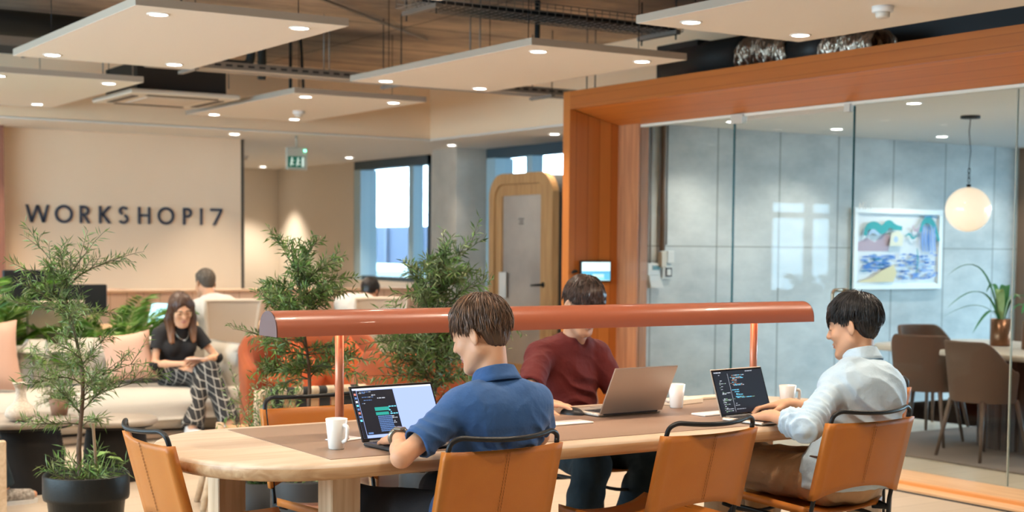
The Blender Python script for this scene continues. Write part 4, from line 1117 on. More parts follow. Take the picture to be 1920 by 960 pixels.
# ---------------------------------------------------------------- man in the pale blue shirt (right, near side)
J = dict(hipc=(4.16, 4.00, .55), hipL=(4.07, 4.05, .53), hipR=(4.26, 4.04, .53), chest=(4.20, 3.965, .800), neck=(4.225, 4.00, .978), head=(4.240, 4.050, 1.114),
         shL=(4.085, 3.985, .895), shR=(4.330, 3.955, .885), elL=(3.825, 3.885, .762), wrL=(3.850, 4.095, .784), elR=(4.38, 4.10, .745), wrR=(4.10, 4.26, .80),
         knL=(3.97, 4.50, .53), knR=(4.16, 4.50, .53), anL=(3.90, 4.45, .10), anR=(4.18, 4.48, .10), fwd=(-.1, 1, 0), hfwd=(-.42, .88, -.22), hup=(-.03, .20, .97))
p2_ = Person('man in a pale blue long-sleeved shirt and tan chinos typing at the right end', J, .0045, .86)
p2_.body(skin('skin_warm', (0.64, 0.345, 0.21)), dict(L=dict(d=(.08, .97, -.14), up=(-.1, .1, 1), side=1, curl=.6), R=dict(d=(-.75, .62, -.15), up=(.1, .1, 1), side=-1, curl=.62)))
PALE = mat('pale_blue_cotton', (0.48, 0.60, 0.70), 0.8, noise=(5, (0.44, 0.56, 0.67), 0.3), bump=(15, 1.0))
def shirt2(S):
    p = p2_; p.torso(S, .018, k=.06); J = p.J
    S.ell(J['hipc']+Z3*.03, (.165, .130, .12), .05)
    for n_ in 'LR':
        sh, el, wr = J['sh'+n_], J['el'+n_], J['wr'+n_]; S.cone(sh, el, .055, .049, .03); e2 = el+(wr-el)*.50
        S.cone(el, e2, .050, .048, .025); d = nrm(wr-el)
        for t in (.18, .28, .38): S.cone(el+(wr-el)*t, el+(wr-el)*(t+.02), .052, .051, .006)
        S.cutball(e2+d*.055, .075, e2, d); S.cone(e2-d*.02, e2+d*.05, .041, .043, .0, 'sub')
    S.plane(J['neck']+p.up*.016, p.up+np.array([.0, .3, 0]), box=(J['neck']+p.up*.06, .12))
    S.plane((0, 0, .50), (0, 0, -1))
c_ = p2_.J
p2_.cloth('shirt', shirt2, PALE, (.008, 9), creases=((c_['elL']*.5+c_['wrL']*.5, .09, c_['wrL']-c_['elL'], 120, .006), (c_['elL'], .10, c_['elL']-c_['shL'], 95, .009), (c_['shL']*.45+c_['elL']*.55, .09, (1, .3, .7), 60, .008), (c_['chest']+np.array([-.02, -.08, .0]), .13, (.75, 0, .65), 48, .010), (c_['chest']+np.array([.05, -.1, -.16]), .12, (.1, 0, 1), 55, .013), (c_['elR'], .09, (0.3, .3, 1), 80, .006)))
collar(p2_, PALE, .020, (-.15, 1, -.32), (0, .3, .95), .056)
CHINO = mat('tan_chino', (0.46, 0.28, 0.15), 0.85, bump=(16, 1.0))
p2_.cloth('trousers', trs(p2_, .014), CHINO, (.007, 11), h=.006, creases=((c_['hipL'], .12, (0.2, 1, .3), 60, .007),))
shoes(p2_, mat('brown_suede', (0.16, 0.09, 0.05), 0.85), SOLE)
b = MB(); up_ = p2_.up; c0 = p2_.J['hipc']+up_*.075-p2_.org
b.tube([tuple(c0+np.array([.172*math.cos(t), .122*math.sin(t), 0])) for t in [2*math.pi*i/40 for i in range(40)]], .016, 8, closed=True, flat=.35)
b.build('belt', mat('dark_brown_belt', (0.06, 0.025, 0.015), 0.5), p2_.root)
hair_short(p2_, HAIR_BK, n=5200, seed=5, thick=.016, front=.055, nape=-.058, length=.062, whorl=(.0, -.045), r=.0016, lift=.9)

# ---------------------------------------------------------------- man in the maroon shirt (far side, facing the camera)
J = dict(hipc=(3.84, 5.42, .55), hipL=(3.94, 5.38, .53), hipR=(3.74, 5.38, .53), chest=(3.83, 5.44, .82), neck=(3.855, 5.41, 1.015), head=(3.852, 5.345, 1.152),
         shL=(3.985, 5.42, .925), shR=(3.675, 5.43, .930), elL=(4.07, 5.33, .72), wrL=(3.86, 5.05, .80), elR=(3.46, 5.20, .765), wrR=(3.325, 4.905, .790),
         knL=(3.985, 4.98, .49), knR=(3.645, 4.97, .49), anL=(3.90, 5.12, .10), anR=(3.60, 5.04, .10), fwd=(0, -1, 0), hfwd=(.04, -.90, -.42), hup=(.10, -.40, .90))
p3_ = Person('man in a maroon v-neck shirt facing the camera behind the silver laptop', J, .0045, .92)
p3_.body(skin('skin_light', (0.62, 0.33, 0.20)), dict(R=dict(d=(.66, -.74, -.16), up=(-.1, .15, 1), side=1, curl=.36), L=dict(d=(-.45, -.86, -.1), up=(0, 0, 1), side=-1, curl=.55)))
MAR = mat('maroon_jersey', (0.125, 0.012, 0.010), 0.85, noise=(12, (0.10, 0.009, 0.008), 0.3), bump=(15, .8))
def shirt3(S):
    p = p3_; p.torso(S, .010, k=.05); J = p.J; S.ell(J['hipc']+Z3*.02, (.18, .13, .11), .05)
    for n_ in 'LR':
        sh, el = J['sh'+n_], J['el'+n_]; S.cone(sh, el, .062, .056, .03); d = nrm(el-sh); c = sh+(el-sh)*.74; S.cutball(c+d*.06, .12, c, d); S.cone(c-d*.02, c+d*.05, .045, .047, .0, 'sub')
    nk = J['neck']; S.plane(nk+p.up*.006, p.up+np.array([0, -.30, 0]), box=(nk+p.up*.06, .12))
    for k_ in range(7): t = k_/6; S.cone(nk+np.array([0, -.055, .07]), nk+np.array([.0, -.085-.035*t, .02-.13*t]), .058, .050*(1-t)+.006, .0, 'sub')
    S.plane((0, 0, .5), (0, 0, -1))
c_ = p3_.J
p3_.cloth('v_neck_shirt', shirt3, MAR, (.006, 10), creases=((c_['chest']+np.array([.03, -.1, -.06]), .12, (.5, 0, .85), 48, .008), (c_['chest']+np.array([0, -.1, -.20]), .10, (.1, 0, 1), 70, .008), (c_['shR']*.5+c_['elR']*.5, .06, (.6, 0, .8), 60, .003)))
JEAN = mat('dark_blue_grey_denim', (0.012, 0.020, 0.027), 0.9, spec=.2, noise=(10, (0.026, 0.04, 0.05), 0.25), bump=(300, .2))
p3_.cloth('jeans', trs(p3_, .012), JEAN, (.005, 12), h=.006, creases=((c_['knL']+np.array([0, .08, -.03]), .07, (.2, .5, 1), 70, .005), (c_['knR']+np.array([0, .08, -.03]), .07, (.2, .5, 1), 70, .005)))
shoes(p3_, mat('dark_canvas', (0.03, 0.03, 0.035), 0.8), SOLE)
hair_short(p3_, HAIR_DB, n=4200, seed=9, thick=.018, front=.050, nape=-.045, length=.055, whorl=(.0, -.04), r=.0015, lift=.9)
# ================================================================ lounge
def sub(o, lv=2):
    m = o.modifiers.new('soft', 'SUBSURF'); m.levels = lv; m.render_levels = lv
    for p in o.data.polygons: p.use_smooth = True
    return o
def softbox(name, c, d, bev, m, parent=None, M=None, lv=2):
    return sub(MB().box(c, d, bev=bev, M=M).build(name, m, parent), lv)
BOUC = mat('ivory_boucle', (0.50, 0.455, 0.39), 0.95, sheen=0.05, bump=(160, 0.5))
t = thing('sofa', 'long low ivory boucle sofa with rounded back behind the drum tables', 'sofa', (3.05, 10.55, 0))
MB().box((0, 0.02, 0.03), (2.5, 0.75, 0.05), bev=0.01).build('plinth', mat('sofa_plinth', (0.42, 0.29, 0.19), .7), t)
softbox('seat', (0, -0.02, 0.21), (2.62, 0.90, 0.31), 0.10, BOUC, t)
for x, w_ in ((-0.78, 0.95), (-0.28+.1, .30), (0.42, 0.98)):
    softbox('back_cushion', (x, 0.34, 0.50), (w_, 0.26, 0.42), 0.09, BOUC, t)
softbox('armrest', (1.22, 0.08, 0.36), (0.16, 0.86, 0.62), 0.07, BOUC, t)
softbox('backrest', (0, 0.46, 0.36), (2.6, 0.16, 0.60), 0.07, BOUC, t)
PINK = mat('blush_linen', (0.62, 0.38, 0.28), 0.9, bump=(220, .3))
def pillow(lbl, loc, rot, m, s_=0.46, th=.13, cat='cushion', grp=None):
    b = MB(); n_ = 13
    for sd in (-1, 1):
        def fn(u, v):
            x, z = (u*2-1), (v*2-1); e = (1-x**4)*(1-z**4); k = 1+.06*(x*x*z*z)
            return (x*s_/2*k*(1-.06*(1-z*z)), sd*th/2*max(e, 0)**.55, z*s_/2*k*(1-.06*(1-x*x)))
        b.grid(fn, n_, n_)
    o = b.build('cushion', m, None, loc); o.rotation_euler = rot
    return tag(o, lbl, cat, grp)
pillow('blush pink linen cushion at the left photo edge on the ivory sofa', (2.43, 10.58, .615), (R(-16), 0, R(8)), PINK, .50)
pillow('blush pink cushion leaning beside the seated woman', (3.47, 10.60, .58), (R(-18), R(-6), R(-6)), PINK, .36)

# drum side tables
WOV = mat('black_woven_rope', (0.012, 0.010, 0.009), 0.8)
STONE = mat('grey_stone_top', (0.36, 0.31, 0.26), 0.45, noise=(8, (0.28, 0.24, 0.20), .25))
def drum(lbl, loc, r_, rb, h):
    t = thing('side_table', lbl, 'side table', loc)
    pr_ = []
    n_ = 26
    for i in range(n_+1):
        z = (h-.05)*i/n_; rr = rb*(1-.18*math.sin(math.pi*min(1, z/(h-.05)))) if False else rb*(0.97-.16*(z/(h))**1.5+.05*math.sin(3*z/h))
        pr_ += [(rr, z), (rr+.006, z+(h-.05)/n_*.5)]
    MB().lathe([(0, 0)]+pr_+[(0, h-.045)], 40).build('woven_base', WOV, t)
    MB().lathe([(0, h-.05), (r_-.03, h-.05), (r_-.02, h-.035), (0, h-.035)], 48).build('rim', M_BLACK, t)
    MB().lathe([(0, h-.034), (r_-.008, h-.034), (r_, h-.026), (r_, h-.008), (r_-.008, h), (0, h)], 56).build('tabletop', STONE, t)
    return t
drum('round drum table with black woven base carrying the white vase', (2.15, 8.48, 0), .31, .235, .42)
drum('lower round drum table with black woven base behind the potted tree', (2.74, 8.62, 0), .25, .19, .37)
t = tag(MB().lathe([(0, 0), (.045, 0), (.085, .028), (.088, .045), (.075, .075), (.042, .105), (.030, .13), (.027, .17), (.034, .205), (.046, .218), (.042, .218), (.024, .17), (0, .16)], 40).build('vase', mat('speckled_cream_ceramic', (0.66, 0.58, 0.48), .6, noise=(90, (0.5, 0.42, 0.34), .15)), None, (2.10, 8.30, .42)), 'cream ceramic vase with flared neck on the drum table', 'vase')

# tub chairs in burnt orange velvet
VEL = mat('burnt_orange_velvet', (0.34, 0.066, 0.008), 0.8, sheen=0.05, noise=(6, (0.22, 0.036, 0.004), .25))
LEGM = mat('walnut_legs', (0.16, 0.07, 0.03), .5)
def tub(lbl, loc, rotz, rx, ry, h, hs=.40, wing=1.9, grp=None):
    t = thing('tub_chair', lbl, 'armchair', loc, rotz)
    b = MB(); prof = [(0, .10), (-.0, h*.55), (-.01, h*.93), (.02, h*1.0), (.055, h*1.0), (.09, h*.93), (.09, h*.5), (.08, .30), (.09, .12), (0, .10)]
    def fn(u, v):
        a = (u*2-1)*wing; k = v*(len(prof)-1); i = min(int(k), len(prof)-2); q = k-i
        d_ = prof[i][0]*(1-q)+prof[i+1][0]*q; z = prof[i][1]*(1-q)+prof[i+1][1]*q
        e = abs(u*2-1); fall = 1-.28*sstep((e-.55)/.45); z = .10+(z-.10)*float(fall)
        endr = math.sqrt(max(0, 1-max(0, (e-.96)/.04)**2)) if e > .96 else 1
        d_ = .045+(d_-.045)*endr; z = z if z < .12 else .12+(z-.12)*(.9+.1*endr)
        ex = 2.6; ca, sa = math.cos(a), math.sin(a)
        return ((rx-d_)*math.copysign(abs(sa)**(2/ex), sa), -(ry-d_)*math.copysign(abs(ca)**(2/ex), ca), z)
    b.grid(fn, 61, 28); b.build('shell', VEL, t)
    softbox('seat_cushion', (0, .02, hs-.07), (rx*1.72, ry*1.62, .15), .05, VEL, t)
    MB().box((0, 0, .20), (rx*1.62, ry*1.6, .2), bev=.03).build('seat_base', VEL, t)
    for sx in (-1, 1):
        for sy in (-1, 1): MB().lathe([(.012, 0), (.018, .13)], 12, c=(sx*rx*.7, sy*ry*.7, 0)).build('leg', LEGM, t)
    return t
tub('wide burnt orange velvet tub seat facing the camera with two cushions', (4.22, 8.95, 0), R(170), .50, .40, .80)
tub('burnt orange velvet tub chair seen from behind beside the bushy tree', (4.28, 7.70, 0), R(-20), .36, .36, .80)
OC = mat('coral_orange_fabric', (0.50, 0.085, 0.018), .85, bump=(200, .3))
pillow('bright orange cushion leaning at the left of the wide velvet seat', (4.00, 8.72, .57), (R(-20), R(40), R(-10)), OC, .34, .11)
pillow('bright orange cushion leaning at the right of the wide velvet seat', (4.38, 8.70, .57), (R(-20), R(-42), R(8)), OC, .34, .11)
t = thing('coffee_table', 'low table with a speckled marble top beside the velvet seats', 'coffee table', (4.78, 9.40-.95, 0))
MB().lathe([(0, .42), (.27, .42), (.28, .43), (.28, .455), (.27, .46), (0, .46)], 40).build('tabletop', mat('speckled_marble', (0.55, 0.50, 0.45), .3, noise=(45, (0.16, 0.14, 0.12), .12)), t)
MB().lathe([(.16, 0), (.16, .015), (.035, .03), (.03, .42)], 24).build('pedestal', M_BLACK, t)
# rope-backed lounge chair behind the far table edge
PALEW = mat('bleached_oak', (0.62, 0.46, 0.31), .5, wood=('x', 4, (0.50, 0.35, 0.22)))
t = thing('lounge_chair', 'wooden lounge chair with cream and black rope back seen from behind', 'chair', (3.41, 7.25, 0), R(-2))
b = MB(); n_ = 13
for i in range(n_):
    x0 = -.31+.62*i/n_; b.tube([(x0, 0, .625), (x0+.62/n_, 0, .625)], .024, 12, mi=i % 2 if i not in (0, n_-1) else 0)
b.build('top_rail', [PALEW, mat('black_rope', (0.02, 0.018, 0.016), .8)], t)
for sx in (-1, 1):
    MB().tube([(sx*.32, 0, .635), (sx*.32, .02, .42), (sx*.36, -.02, 0)], [.026, .024, .018], 10).build('leg', PALEW, t)
    MB().tube([(sx*.33, .58, .40), (sx*.36, .62, 0)], [.024, .018], 10).build('leg', PALEW, t)
b = MB()
for i in range(9):
    x0 = -.28+.56*i/8; b.box((x0, .01, .48), (.062, .012, .27), mi=i % 2)
b.build('woven_back', [mat('tan_strap', (0.46, 0.25, 0.12), .8), mat('black_rope', (0.02, 0.018, 0.016), .8)], t)
MB().box((0, .3, .36), (.62, .58, .05), bev=.015).build('seat', mat('tan_strap', (0.46, 0.25, 0.12), .8), t)
# low stool with splayed legs
t = thing('stool', 'pale wooden stool with splayed legs between the tree pot and the work table', 'stool', (2.98, 7.42, 0))
MB().lathe([(0, .33), (.19, .33), (.20, .345), (.19, .36), (0, .36)], 32).build('seat', PALEW, t)
for a in (-150, -60, 30, 120):
    ca, sa = math.cos(R(a)), math.sin(R(a)); MB().tube([(ca*.11, sa*.11, .335), (ca*.22, sa*.22, 0)], [.024, .017], 10).build('leg', PALEW, t)
# wooden armchair cut by the left edge of the photo
t = thing('wooden_armchair', 'wooden armchair with orange seat cut by the left photo edge', 'chair', (1.50, 7.95, 0), R(-90))
for sx in (-1, 1):
    MB().box((sx*.27, .34, .20), (.045, .045, .40), bev=.006).build('leg', PALEW, t)
    MB().box((sx*.27, -.28, .40), (.045, .045, .80), bev=.006).build('leg', PALEW, t)
softbox('seat', (0, .03, .40), (.56, .62, .09), .03, OC, t)
softbox('backrest', (0, -.25, .64), (.50, .08, .36), .03, OC, t)

# ---------------------------------------------------------------- desks behind the sofa
t = thing('desk', 'long pale desk with dark front along the beige partition', 'desk', (4.95, 12.45, 0))
MB().box((0, 0, .69), (4.7, .70, .035), bev=.004).build('desktop', mat('desk_top_wood', (0.66, 0.45, 0.27), .4, wood=('x', 3, (0.55, 0.34, 0.18))), t)
MB().box((0, .22, .34), (4.6, .03, .66)).build('modesty_panel', mat('dark_brown_panel', (0.055, 0.030, 0.022), .7), t)
for x in (-2.3, -.8, .75, 2.3): MB().box((x, 0, .337), (.05, .62, .67)).build('leg', mat('dark_brown_panel', (0.055, 0.030, 0.022), .7), t)
t = thing('partition', 'low beige boarded partition under the big sign wall', 'partition', (5.0, 12.98, 0))
MB().box((0, 0, .49), (4.8, .07, .98)).build('panel', board_mat('beige_boards', (0.72, 0.53, 0.40), (0.66, 0.47, 0.35), 'x', .155, 'z', .7, line=.008, lcol=(.42, .27, .18)), t)
MB().box((0, -.01, .992), (4.86, .12, .025), bev=.004).build('cap', mat('partition_cap', (0.72, 0.52, 0.36), .5), t)
tag(MB().box((0, 0, .10), (.26, .22, .20), bev=.006).build('storage_box', mat('brown_box', (0.34, 0.20, 0.14), .7), None, (4.22, 13.30, .80)), 'brown box standing just behind the left end of the beige partition', 'box')
tag(MB().box((0, 0, .40), (.5, .3, .80), bev=.006).build('low_cabinet', mat('cream_cabinet', (0.65, 0.52, 0.40), .6), None, (4.22, 13.30, 0)), 'low cream cabinet behind the partition carrying the brown box', 'cabinet')
def monitor(lbl, x, y, z, a, w, h):
    t = thing('monitor', lbl, 'monitor', (x, y, z), R(a))
    MB().box((0, 0, .13+h/2), (w, .035, h), bev=.008).build('screen', mat('black_plastic', (0.01, 0.011, 0.013), .5), t)
    MB().box((0, .01, .07), (.05, .03, .14)).box((0, .01, .006), (.24, .18, .012), bev=.003).build('stand', M_BLACK, t)
monitor('black monitor on the desk at far left, the taller one', 3.28, 12.42, .708, 4, .56, .36)
monitor('black monitor on the desk half hidden behind the ferns', 3.58, 12.22, .708, -6, .46, .24)
t = thing('laptop', 'open laptop with a pale cyan screen on the far desk beside the woman', 'laptop', (4.31, 12.30, .708), R(-62))
MB().box((0, -.10, .008), (.30, .20, .014), bev=.004).build('base', ALU, t)
b = MB().box((0, .0, .11), (.30, .006, .20), M=Matrix.Rotation(-.3, 4, 'X')); ld = b.build('screen_lid', ALU, t)
MB().box((0, -.004, .11), (.285, .002, .18), M=Matrix.Rotation(-.3, 4, 'X')).build('display', mat('cyan_display', (.3, .6, .7), .4, emit=1.3, ecol=(.35, .75, .85)), ld)
WPL = mat('ivory_plastic', (0.62, 0.53, 0.43), .5); MESHF = mat('ivory_mesh_fabric', (0.58, 0.48, 0.38), .8)
def office_chair(lbl, loc, rz, grp='ivory office chairs at the far desk'):
    t = thing('office_chair', lbl, 'office chair', loc, rz, grp)
    def fn(u, v):
        x = u*2-1; z = .52+.44*v; w_ = .19+.045*v; return (x*w_, -.22-.05*v-.05*(1-x*x)*-1*.6+.02, z)
    MB().grid(fn, 9, 9).build('back_mesh', MESHF, t)
    e = [fn(0, i/8) for i in range(9)]+[fn(i/8, 1) for i in range(1, 9)]+[fn(1, 1-i/8) for i in range(1, 9)]
    MB().tube(e, .016, 8).build('back_frame', WPL, t)
    MB().tube([(0, -.24, .55), (0, -.20, .42), (0, 0, .40)], .022, 8).build('spine', WPL, t)
    softbox('seat', (0, 0, .46), (.48, .46, .07), .03, MESHF, t)
    for sx in (-1, 1): MB().tube(arc_pts([(sx*.20, 0, .42), (sx*.28, 0, .43), (sx*.28, 0, .64), (sx*.28, .12, .66)], .04, 4), .016, 8).build('armrest', WPL, t)
    MB().lathe([(.028, .06), (.028, .42)], 14).build('gas_lift', M_STEEL, t)
    for k in range(5):
        a = 2*math.pi*k/5+.3; g_ = MB().tube([(0, 0, .10), (.29*math.cos(a), .29*math.sin(a), .07)], [.024, .015], 8).build('base_arm', WPL, t)
        MB().tube([(.29*math.cos(a)-.012, .29*math.sin(a), .029), (.29*math.cos(a)+.012, .29*math.sin(a), .029)], .029, 12).build('caster', M_DARK, g_)
    return t
oc = office_chair('ivory mesh office chair behind the seated woman', (4.60, 11.55, 0), R(-4))
dup(oc, (6.02, 11.55, 0), R(-12), 'ivory mesh office chair behind the tall bushy trees')
dup(oc, (3.12, 11.70, 0), R(12), 'ivory mesh office chair behind the left end of the sofa')

# ================================================================ more people
WF = mat('white_cotton', (0.58, 0.56, 0.53), .8, bump=(200, .15))
# woman on the sofa
J = dict(hipc=(3.860, 10.62, .43), hipL=(3.950, 10.58, .42), hipR=(3.780, 10.58, .42), chest=(3.845, 10.62, .66), neck=(3.845, 10.56, .815), head=(3.840, 10.50, .925),
         shL=(3.985, 10.57, .745), shR=(3.700, 10.58, .745), elL=(4.125, 10.50, .56), wrL=(3.940, 10.33, .55), elR=(3.645, 10.53, .525), wrR=(3.800, 10.33, .535),
         knL=(3.900, 10.22, .40), knR=(3.960, 10.20, .49), anL=(3.760, 10.05, .09), anR=(4.020, 9.98, .13), fwd=(0, -1, 0), fd=(.2, -1, 0), hfwd=(-.05, -.93, -.34), hup=(-.08, -.30, .95))
pw = Person('woman in a black top and checked trousers looking at her phone on the sofa', J, .006, .84, fem=True)
pw.body(skin('skin_tan', (0.66, 0.36, 0.22)), dict(L=dict(d=(-.85, -.45, .1), up=(.2, -.6, .7), side=1, curl=.7, scale=.9), R=dict(d=(.9, -.35, .1), up=(-.1, -.6, .7), side=-1, curl=.7, scale=.9)))
def topw(S):
    p = pw; p.torso(S, .008, k=.04)
    for n_ in 'LR':
        sh, el = J['sh'+n_], J['el'+n_]; sh, el = np.array(sh), np.array(el); S.cone(sh, el, .052, .050, .03); d = nrm(el-sh); c = sh+(el-sh)*.50; S.cutball(c+d*.06, .072, c, d); S.cone(c-d*.02, c+d*.05, .040, .040, .0, 'sub')
    S.plane(p.J['neck']+p.up*.016, p.up, box=(p.J['neck']+p.up*.06, .11)); S.plane((0, 0, .46), (0, 0, -1))
pw.cloth('black_top', topw, mat('black_jersey', (0.016, 0.015, 0.016), .85), (.004, 12))
m = mat('black_check_fabric', (0.015, 0.014, 0.014), .85)
N = m.node_tree.nodes; L = m.node_tree.links; tc = N.new('ShaderNodeTexCoord'); sx = N.new('ShaderNodeSeparateXYZ'); L.new(tc.outputs['Object'], sx.inputs[0])
def stripes(sock, per, ph):
    a = N.new('ShaderNodeMath'); a.operation = 'MULTIPLY_ADD'; a.inputs[1].default_value = 1/per; a.inputs[2].default_value = ph+50; L.new(sock, a.inputs[0])
    f_ = N.new('ShaderNodeMath'); f_.operation = 'FRACT'; L.new(a.outputs[0], f_.inputs[0]); l_ = N.new('ShaderNodeMath'); l_.operation = 'LESS_THAN'; l_.inputs[1].default_value = .10; L.new(f_.outputs[0], l_.inputs[0]); return l_.outputs[0]
q1 = stripes(sx.outputs['X'], .042, .1); ay = N.new('ShaderNodeMath'); ay.operation = 'MULTIPLY_ADD'; ay.inputs[1].default_value = -.55; L.new(sx.outputs['Y'], ay.inputs[0]); L.new(sx.outputs['Z'], ay.inputs[2]); q2 = stripes(ay.outputs[0], .046, .3)
mxn = N.new('ShaderNodeMath'); mxn.operation = 'MAXIMUM'; L.new(q1, mxn.inputs[0]); L.new(q2, mxn.inputs[1])
mc = N.new('ShaderNodeMix'); mc.data_type = 'RGBA'; L.new(mxn.outputs[0], mc.inputs[0]); mc.inputs[6].default_value = (.015, .014, .014, 1); mc.inputs[7].default_value = (.40, .36, .31, 1); L.new(mc.outputs[2], N['Principled BSDF'].inputs['Base Color'])
pw.cloth('checked_trousers', trs(pw, .010, rr=(.084, .066, .070, .072)), m, (.003, 10))
S = SDF(pw.J['head']-.3, pw.J['head']+.2, .005); H = pw.head; w = H.w
S.ell(w((0, -.014, .042)), (.086, .106, .098), .01, H.M); S.ell(w((0, -.06, -.02)), (.075, .055, .10), .03, H.M)
for s_ in (-1, 1):
    S.cone(w((s_*.070, .015, .045)), w((s_*.082, .005, -.07)), .030, .034, .03); S.cone(w((s_*.082, .005, -.07)), w((s_*.085, .085, -.215)), .036, .020, .03); S.cone(w((s_*.07, -.04, -.07)), w((s_*.095, .01, -.23)), .035, .018, .03)
S.ell(w((0, .135, -.012)), (.060, .088, .112), .012, H.M, 'sub')
V_, F_ = S.mesh(); V_ = smooth_mesh(V_, F_, 1, .5); N_ = vnormals(V_, F_); V_ = V_+N_*((1-2*np.abs(vnoise(V_*np.array([1, 1, .12]), 70)))*.004)[:, None]
hm = mat('long_brown_hair', (0.06, 0.028, 0.016), .4); Nn = hm.node_tree.nodes; Ll = hm.node_tree.links; tc = Nn.new('ShaderNodeTexCoord'); sp = Nn.new('ShaderNodeSeparateXYZ'); Ll.new(tc.outputs['Object'], sp.inputs[0])
mr = Nn.new('ShaderNodeMapRange'); mr.inputs[1].default_value = .86; mr.inputs[2].default_value = .70; Ll.new(sp.outputs['Z'], mr.inputs[0]); mc = Nn.new('ShaderNodeMix'); mc.data_type = 'RGBA'; Ll.new(mr.outputs[0], mc.inputs[0]); mc.inputs[6].default_value = (.055, .025, .014, 1); mc.inputs[7].default_value = (.24, .11, .05, 1); Ll.new(mc.outputs[2], Nn['Principled BSDF'].inputs['Base Color'])
mesh_obj('long_hair', V_-pw.org, F_, hm, pw.root)
b = MB(); 
for s_ in (-1, 1):
    b.tube([tuple(w((s_*.032+.024*math.cos(t), .100, .004+.021*math.sin(t)))-pw.org) for t in [2*math.pi*i/20 for i in range(20)]], .0018, 6, closed=True)
    b.tube([tuple(w((s_*.056, .098, .008))-pw.org), tuple(w((s_*.080, .0, .010))-pw.org)], .0015, 6)
b.tube([tuple(w((-.009, .104, .008))-pw.org), tuple(w((.009, .104, .008))-pw.org)], .0016, 6)
b.build('glasses', mat('thin_gold_wire', (.5, .35, .2), .3, .9), pw.root)
q = pw.J['neck']; c0 = np.array([q[0], q[1]-.055, q[2]+.01]); 
b = MB().tube([tuple(np.array([q[0]+.05*math.sin(a), q[1]-.07-.045*math.cos(a)*1, q[2]-.05-.06*math.cos(a)])-pw.org) for a in [math.pi*(i/10-.5) for i in range(11)]], .0015, 5); b.build('necklace', mat('silver_chain', (.7, .68, .6), .3, .9), pw.root)
MB().lathe([(0, 0), (.011, 0), (.011, .003), (0, .003)], 16).build('pendant', mat('pearl_disc', (.85, .8, .72), .3), pw.root, tuple(np.array([q[0], q[1]-.125, q[2]-.115])-pw.org))
shoes(pw, mat('white_leather', (.75, .72, .68), .5), SOLE)
tag(MB().box((0, 0, 0), (.15, .075, .009), bev=.003).build('phone', mat('pink_beige_phone', (.55, .42, .36), .4), None, (3.875, 10.26, .575)), 'pale phone held by the woman on the sofa', 'phone')
# man at the far desk, back to the camera
J = dict(hipc=(4.66, 11.70, .52), hipL=(4.56, 11.74, .51), hipR=(4.76, 11.74, .51), chest=(4.62, 11.74, .80), neck=(4.575, 11.80, .975), head=(4.560, 11.86, 1.085),
         shL=(4.44, 11.78, .885), shR=(4.76, 11.78, .875), elL=(4.40, 11.98, .72), wrL=(4.50, 12.18, .735), elR=(4.83, 11.98, .72), wrR=(4.74, 12.18, .735),
         knL=(4.55, 12.14, .50), knR=(4.77, 12.14, .50), anL=(4.55, 12.16, .09), anR=(4.77, 12.16, .09), fwd=(0, 1, 0), hfwd=(-.1, .95, -.25), hup=(0, .25, .97))
pd = Person('man in a white t-shirt working at the far desk with his back turned', J, .007, .98)
pd.body(skin('skin_tan', (0.66, 0.36, 0.22)), dict(L=dict(d=(.1, .98, 0), up=(0, 0, 1), side=1, curl=.4), R=dict(d=(-.1, .98, 0), up=(0, 0, 1), side=-1, curl=.4)))
def tee(p, hem=.7):
    def fn(S):
        p.torso(S, .014, k=.05)
        for n_ in 'LR':
            sh, el = p.J['sh'+n_], p.J['el'+n_]; S.cone(sh, el, .064, .060, .03); d = nrm(el-sh); c = sh+(el-sh)*hem; S.cutball(c+d*.06, .12, c, d)
        S.plane(p.J['neck']+p.up*.02, p.up, box=(p.J['neck']+p.up*.06, .12)); S.plane((0, 0, p.J['hipc'][2]-.03), (0, 0, -1))
    return fn
pd.cloth('t_shirt', tee(pd), WF, (.004, 12)); pd.cloth('trousers', trs(pd), DARKT, (.004, 12), h=.009)
hair_short(pd, HAIR_GR, n=900, seed=11, thick=.008, front=.06, nape=-.045, length=.03, r=.002)
shoes(pd, mat('dark_canvas', (0.03, 0.03, 0.035), .8), SOLE)
# person leaning forward at the desk behind the trees
J = dict(hipc=(5.98, 11.62, .52), hipL=(5.88, 11.68, .51), hipR=(6.08, 11.68, .51), chest=(5.93, 11.70, .80), neck=(6.02, 11.78, .95), head=(6.125, 11.83, 1.00),
         shL=(5.82, 11.78, .90), shR=(6.06, 11.66, .88), elL=(5.98, 12.02, .73), wrL=(6.14, 12.2, .74), elR=(6.18, 11.95, .73), wrR=(6.28, 12.16, .74),
         knL=(5.92, 12.10, .50), knR=(6.12, 12.08, .50), anL=(5.92, 12.12, .09), anR=(6.12, 12.10, .09), fwd=(.2, 1, 0), hfwd=(.7, .5, -.5), hup=(.4, .3, .85))
pf = Person('person in a white shirt leaning over the far desk behind the bushy trees', J, .008, .98)
pf.body(skin('skin_deep', (0.42, 0.20, 0.12)), dict(L=dict(d=(.1, .98, 0), up=(0, 0, 1), side=1, curl=.4), R=dict(d=(-.1, .98, 0), up=(0, 0, 1), side=-1, curl=.4)))
pf.cloth('white_shirt', tee(pf, .9), WF, (.006, 10)); pf.cloth('trousers', trs(pf), DARKT, (.004, 12), h=.009)
hair_short(pf, HAIR_BK, n=900, seed=12, thick=.014, front=.06, nape=-.045, length=.04, r=.002)
shoes(pf, mat('dark_canvas', (0.03, 0.03, 0.035), .8), SOLE)
